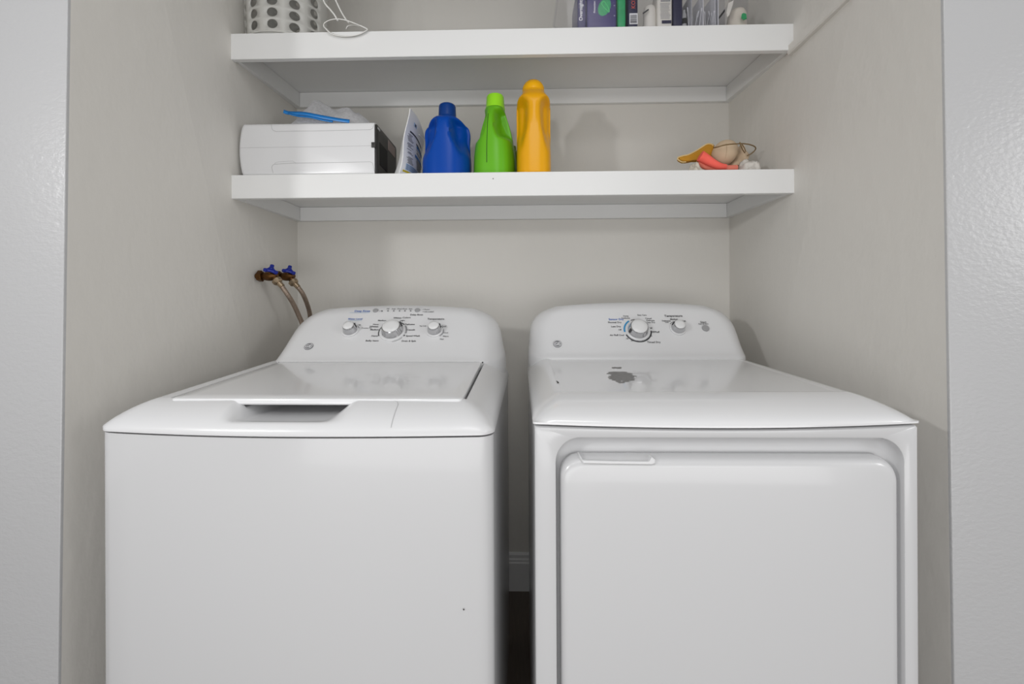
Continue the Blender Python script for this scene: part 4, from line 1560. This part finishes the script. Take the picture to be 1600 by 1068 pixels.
MB().lathe([(0.0087, 0.020), (0.0089, 0.021), (0.0089, 0.036), (0.0087, 0.037)], (x, YI + 0.012, z0_), (0, 0, 1), 24).build('band', M['dark'], t)

# clear organizer with cotton swabs
Yo = YI + 0.004
ox0, ox1 = X2(850, Yo), X2(1092, Yo)
oz = Zi(Yo + 0.005) + 0.001
org = thing('clear_organizer', ((ox0 + ox1) / 2, Yo + 0.04, oz), 'clear divided organizer box inside the bin', 'organizer', 'packs and bottles in the clear bin')
tl = lambda mb: mb.xform(lambda p_: (p_.x, p_.y, p_.z + rise_u(p_.y) - rise_u(Yo)))
mb = MB()
wth = 0.0016
mb.box(ox0, ox1, Yo, Yo + wth, oz, oz + 0.12)
mb.box(ox0, ox1, Yo + 0.08, Yo + 0.08 + wth, oz, oz + 0.12)
mb.box(ox0, ox0 + wth, Yo + wth, Yo + 0.08, oz, oz + 0.12)
mb.box(ox1 - wth, ox1, Yo + wth, Yo + 0.08, oz, oz + 0.12)
mb.box(ox0 + wth, ox1 - wth, Yo + wth, Yo + 0.08, oz, oz + wth)
tl(mb).build('case', M['bin'], org, smooth=0)
for xx in (882, 955, 1030, 1050):
    xd = X2(xx, Yo)
    tl(MB().box(xd, xd + wth, Yo + wth, Yo + 0.08, oz + wth, oz + 0.115)).build('divider', M['white'], org, smooth=0)
random.seed(5)
k = 0
for i in range(26):
    bay = [(886, 952), (960, 1026), (853, 879)][i % 3 if i < 20 else i % 2]
    xa = random.uniform(bay[0] + 3, bay[1] - 3)
    xb2 = min(bay[1] - 3, max(bay[0] + 3, xa + random.choice([-1, 1, 1]) * random.uniform(12, 34)))
    Yq = Yo + 0.006 + (i // 3) * 0.0075
    za = oz + 0.004 + rise_u(Yq) - rise_u(Yo)
    pa_, pb_ = Vector((X2(xa, Yq), Yq, za)), Vector((X2(xb2, Yq), Yq, za + 0.066 + random.uniform(-0.008, 0.006)))
    d = (pb_ - pa_)
    L = d.length
    mb = MB().tube([pa_ + d * t for t in (0, 0.05, 0.16, 0.2, 0.8, 0.84, 0.95, 1.0)], [0.0008, 0.0024, 0.0022, 0.0011, 0.0011, 0.0022, 0.0024, 0.0008], 7)
    o = mb.build('cotton_swab', M['swab'], None, smooth=60, loc=pa_)
    tag(o, 'white cotton swab standing in the clear organizer', 'swab', 'cotton swabs in the organizer')
# cream cups and green scrap
Yc = YI + 0.026
t = thing('cream_cup', (X2(1172, Yc), Yc, Zi(Yc) + 0.001), 'cream cup tipped upside down at the right end of the clear bin', 'cup', 'packs and bottles in the clear bin')
x = X2(1172, Yc)
zc_ = Zi(Yc + 0.028) + 0.001
MB().lathe([(0.033, 0.0), (0.034, 0.002), (0.031, 0.008), (0.0265, 0.060), (0.021, 0.072), (0.008, 0.077), (0.0001, 0.0775)], (x, Yc + 0.014, zc_ + 0.003), (0.08, 0, 1), 28).build('cup_body', M['cream'], t, smooth=50)
MB().lathe([(0.0342, 0.0005), (0.0352, 0.002), (0.0342, 0.0038)], (x, Yc + 0.014, zc_ + 0.003), (0.08, 0, 1), 28).build('cup_rim', M['cream'], t)
Yk = YI + 0.002
mb = MB()
pc = [(1100, 90), (1112, 30), (1146, 12), (1140, 40), (1118, 105), (1105, 118)]
z_ = lambda y, Y: Zp(y, Y)
mb.loft([[(X2(a, Yk), Yk + 0.0, z_(b, Yk)) for a, b in pc], [(X2(a, Yk), Yk + 0.003, z_(b, Yk)) for a, b in pc]])
o = mb.build('folded_card', M['offwhite'], None, smooth=0, loc=(X2(1120, Yk), Yk, z_(118, Yk)))
tag(o, 'folded cream card leaning between the organizer and the cup', 'card', 'packs and bottles in the clear bin')
mb = MB()
pc = [(1192, 128), (1196, 104), (1208, 98), (1224, 104), (1226, 132), (1205, 140)]
mb.loft([[(X2(a, YI - 0.004), YI - 0.004, z_(b, YI)) for a, b in pc], [(X2(a, YI), YI - 0.001, z_(b, YI)) for a, b in pc]])
o = mb.build('green_scrap', M['leaf'], None, smooth=0, loc=(X2(1208, YI), YI - 0.003, z_(140, YI)))
tag(o, 'small green paper scrap at the right end of the clear bin', 'paper', 'packs and bottles in the clear bin')


# ------------------------------------------------------------------ water valves and hoses
def valve(label, hlabel, px, py, Y, stub, hose_px, first):
    """outlet on the left wall: px,py = body centre in the photo"""
    c = at(px, py, Y)
    t = thing('water_valve', (c.x, c.y, c.z), label, 'valve', 'water valves on the left wall')
    xw = XL + (xlt - XL) * (Y / YW)
    MB().tube([(xw + 0.0005, Y, c.z), (c.x - 0.028, Y, c.z)], 0.0085, 12).build('stub_pipe', M['brass'], t)
    # hex nut
    q = c + Vector((-0.030, 0, 0))
    MB().lathe([(0.016, -0.008), (0.019, -0.006), (0.019, 0.006), (0.016, 0.008)], q, (1, 0, 0), 6).build('hex_nut', M['brass'], t, smooth=20)
    # bulbous body
    MB().lathe([(0.011, -0.022), (0.0125, -0.018), (0.0155, -0.008), (0.0165, 0.004), (0.0145, 0.012), (0.010, 0.020), (0.008, 0.026)], c, (1, -0.1, 0.05), 20).build('body', M['brass'], t, smooth=60)
    # bonnet and handle, tilted up and to the right
    ax = Vector((0.50, -0.52, 0.70)).normalized()
    b = MB().lathe([(0.0095, 0.004), (0.0095, 0.014), (0.006, 0.018), (0.005, 0.026), (0.0001, 0.0262)], c, ax, 8).build('bonnet', M['brass'], t, smooth=20)
    hc = c + ax * 0.028
    e1 = Vector((0.85, 0, -0.55)).cross(ax).cross(ax)
    e1 = (Vector((0.9, 0, -0.42)) - ax * Vector((0.9, 0, -0.42)).dot(ax)).normalized()
    e2 = ax.cross(e1)
    mb = MB()
    n = 48
    rings = []
    for (kr, h) in ((0.75, -0.004), (1.0, -0.002), (1.0, 0.002), (0.75, 0.0045)):
        rg_ = []
        for i in range(n):
            th = 2 * PI * i / n
            r = 0.0105 + 0.0085 * abs(math.cos(th * 1.5)) ** 3
            rg_.append(hc + (e1 * math.cos(th) * r + e2 * math.sin(th) * r) * kr + ax * h)
        rings.append(rg_)
    mb.loft(rings)
    for k in range(3):
        th = 2 * PI * k / 3
        mb.lathe([(0.004, -0.004), (0.0064, -0.003), (0.0064, 0.003), (0.004, 0.0045)], hc + (e1 * math.cos(th) + e2 * math.sin(th)) * 0.018 + ax * 0.001, ax, 12)
    h = mb.build('handle', M['bluehandle'], t, smooth=40)
    MB().lathe([(0.0045, 0.003), (0.0045, 0.0065), (0.003, 0.0078), (0.0001, 0.008)], hc, ax, 10).build('screw', M['bluehandle'], h)
    # outlet spout to the hose nut
    hp0 = at(*hose_px[0], Y)
    d = (at(*hose_px[1], Y) - hp0).normalized()
    MB().tube(spline([c + Vector((0.006, 0, -0.002)), c.lerp(hp0, 0.6) + Vector((0.004, 0, 0.004)), hp0 + d * 0.002], 5), 0.0105, 14).build('spout', M['brass'], t)
    # hose
    hs = thing('supply_hose', hp0, hlabel, 'hose', 'washer supply hoses')
    MB().lathe([(0.0130, 0.0015), (0.0158, 0.003), (0.0158, 0.013), (0.0125, 0.017), (0.010, 0.0175)], hp0, d, 14).build('coupling_nut', M['nickel'], hs, smooth=25)
    pts = [hp0 + d * 0.016]
    pl = [at(x, y, Y + dy) for (x, y), dy in zip(hose_px[1:], (0.0, 0.012, 0.034, 0.058, 0.072))]
    last = pl[-1]
    pts += pl + [last + Vector((0.02, 0.012, -0.12)), Vector((last.x + 0.03, last.y + 0.02, last.z - 0.30))]
    path = spline(pts, 8)
    MB().tube(path, 0.0078, 14).build('braided_hose', M['braid'], hs, smooth=60)
    MB().tube([hp0 + d * 0.015, hp0 + d * 0.034], [0.0095, 0.0088], 14).build('crimp_sleeve', M['nickel'], hs)
    return t


valve('brass water valve with a blue handle nearest the opening', 'braided steel hose from the nearer water valve', 421, 431, -0.285,
      None, [(430.5, 436), (438, 444), (449, 459.5), (458, 474), (466.5, 492), (474, 512)], True)
valve('brass water valve with a blue handle nearer the back corner', 'braided steel hose from the valve near the back corner', 449, 431.5, -0.195,
      None, [(456, 438), (463.5, 446), (472, 457), (478.5, 471), (483.5, 487), (486, 505)], False)

bpy.context.view_layer.update()
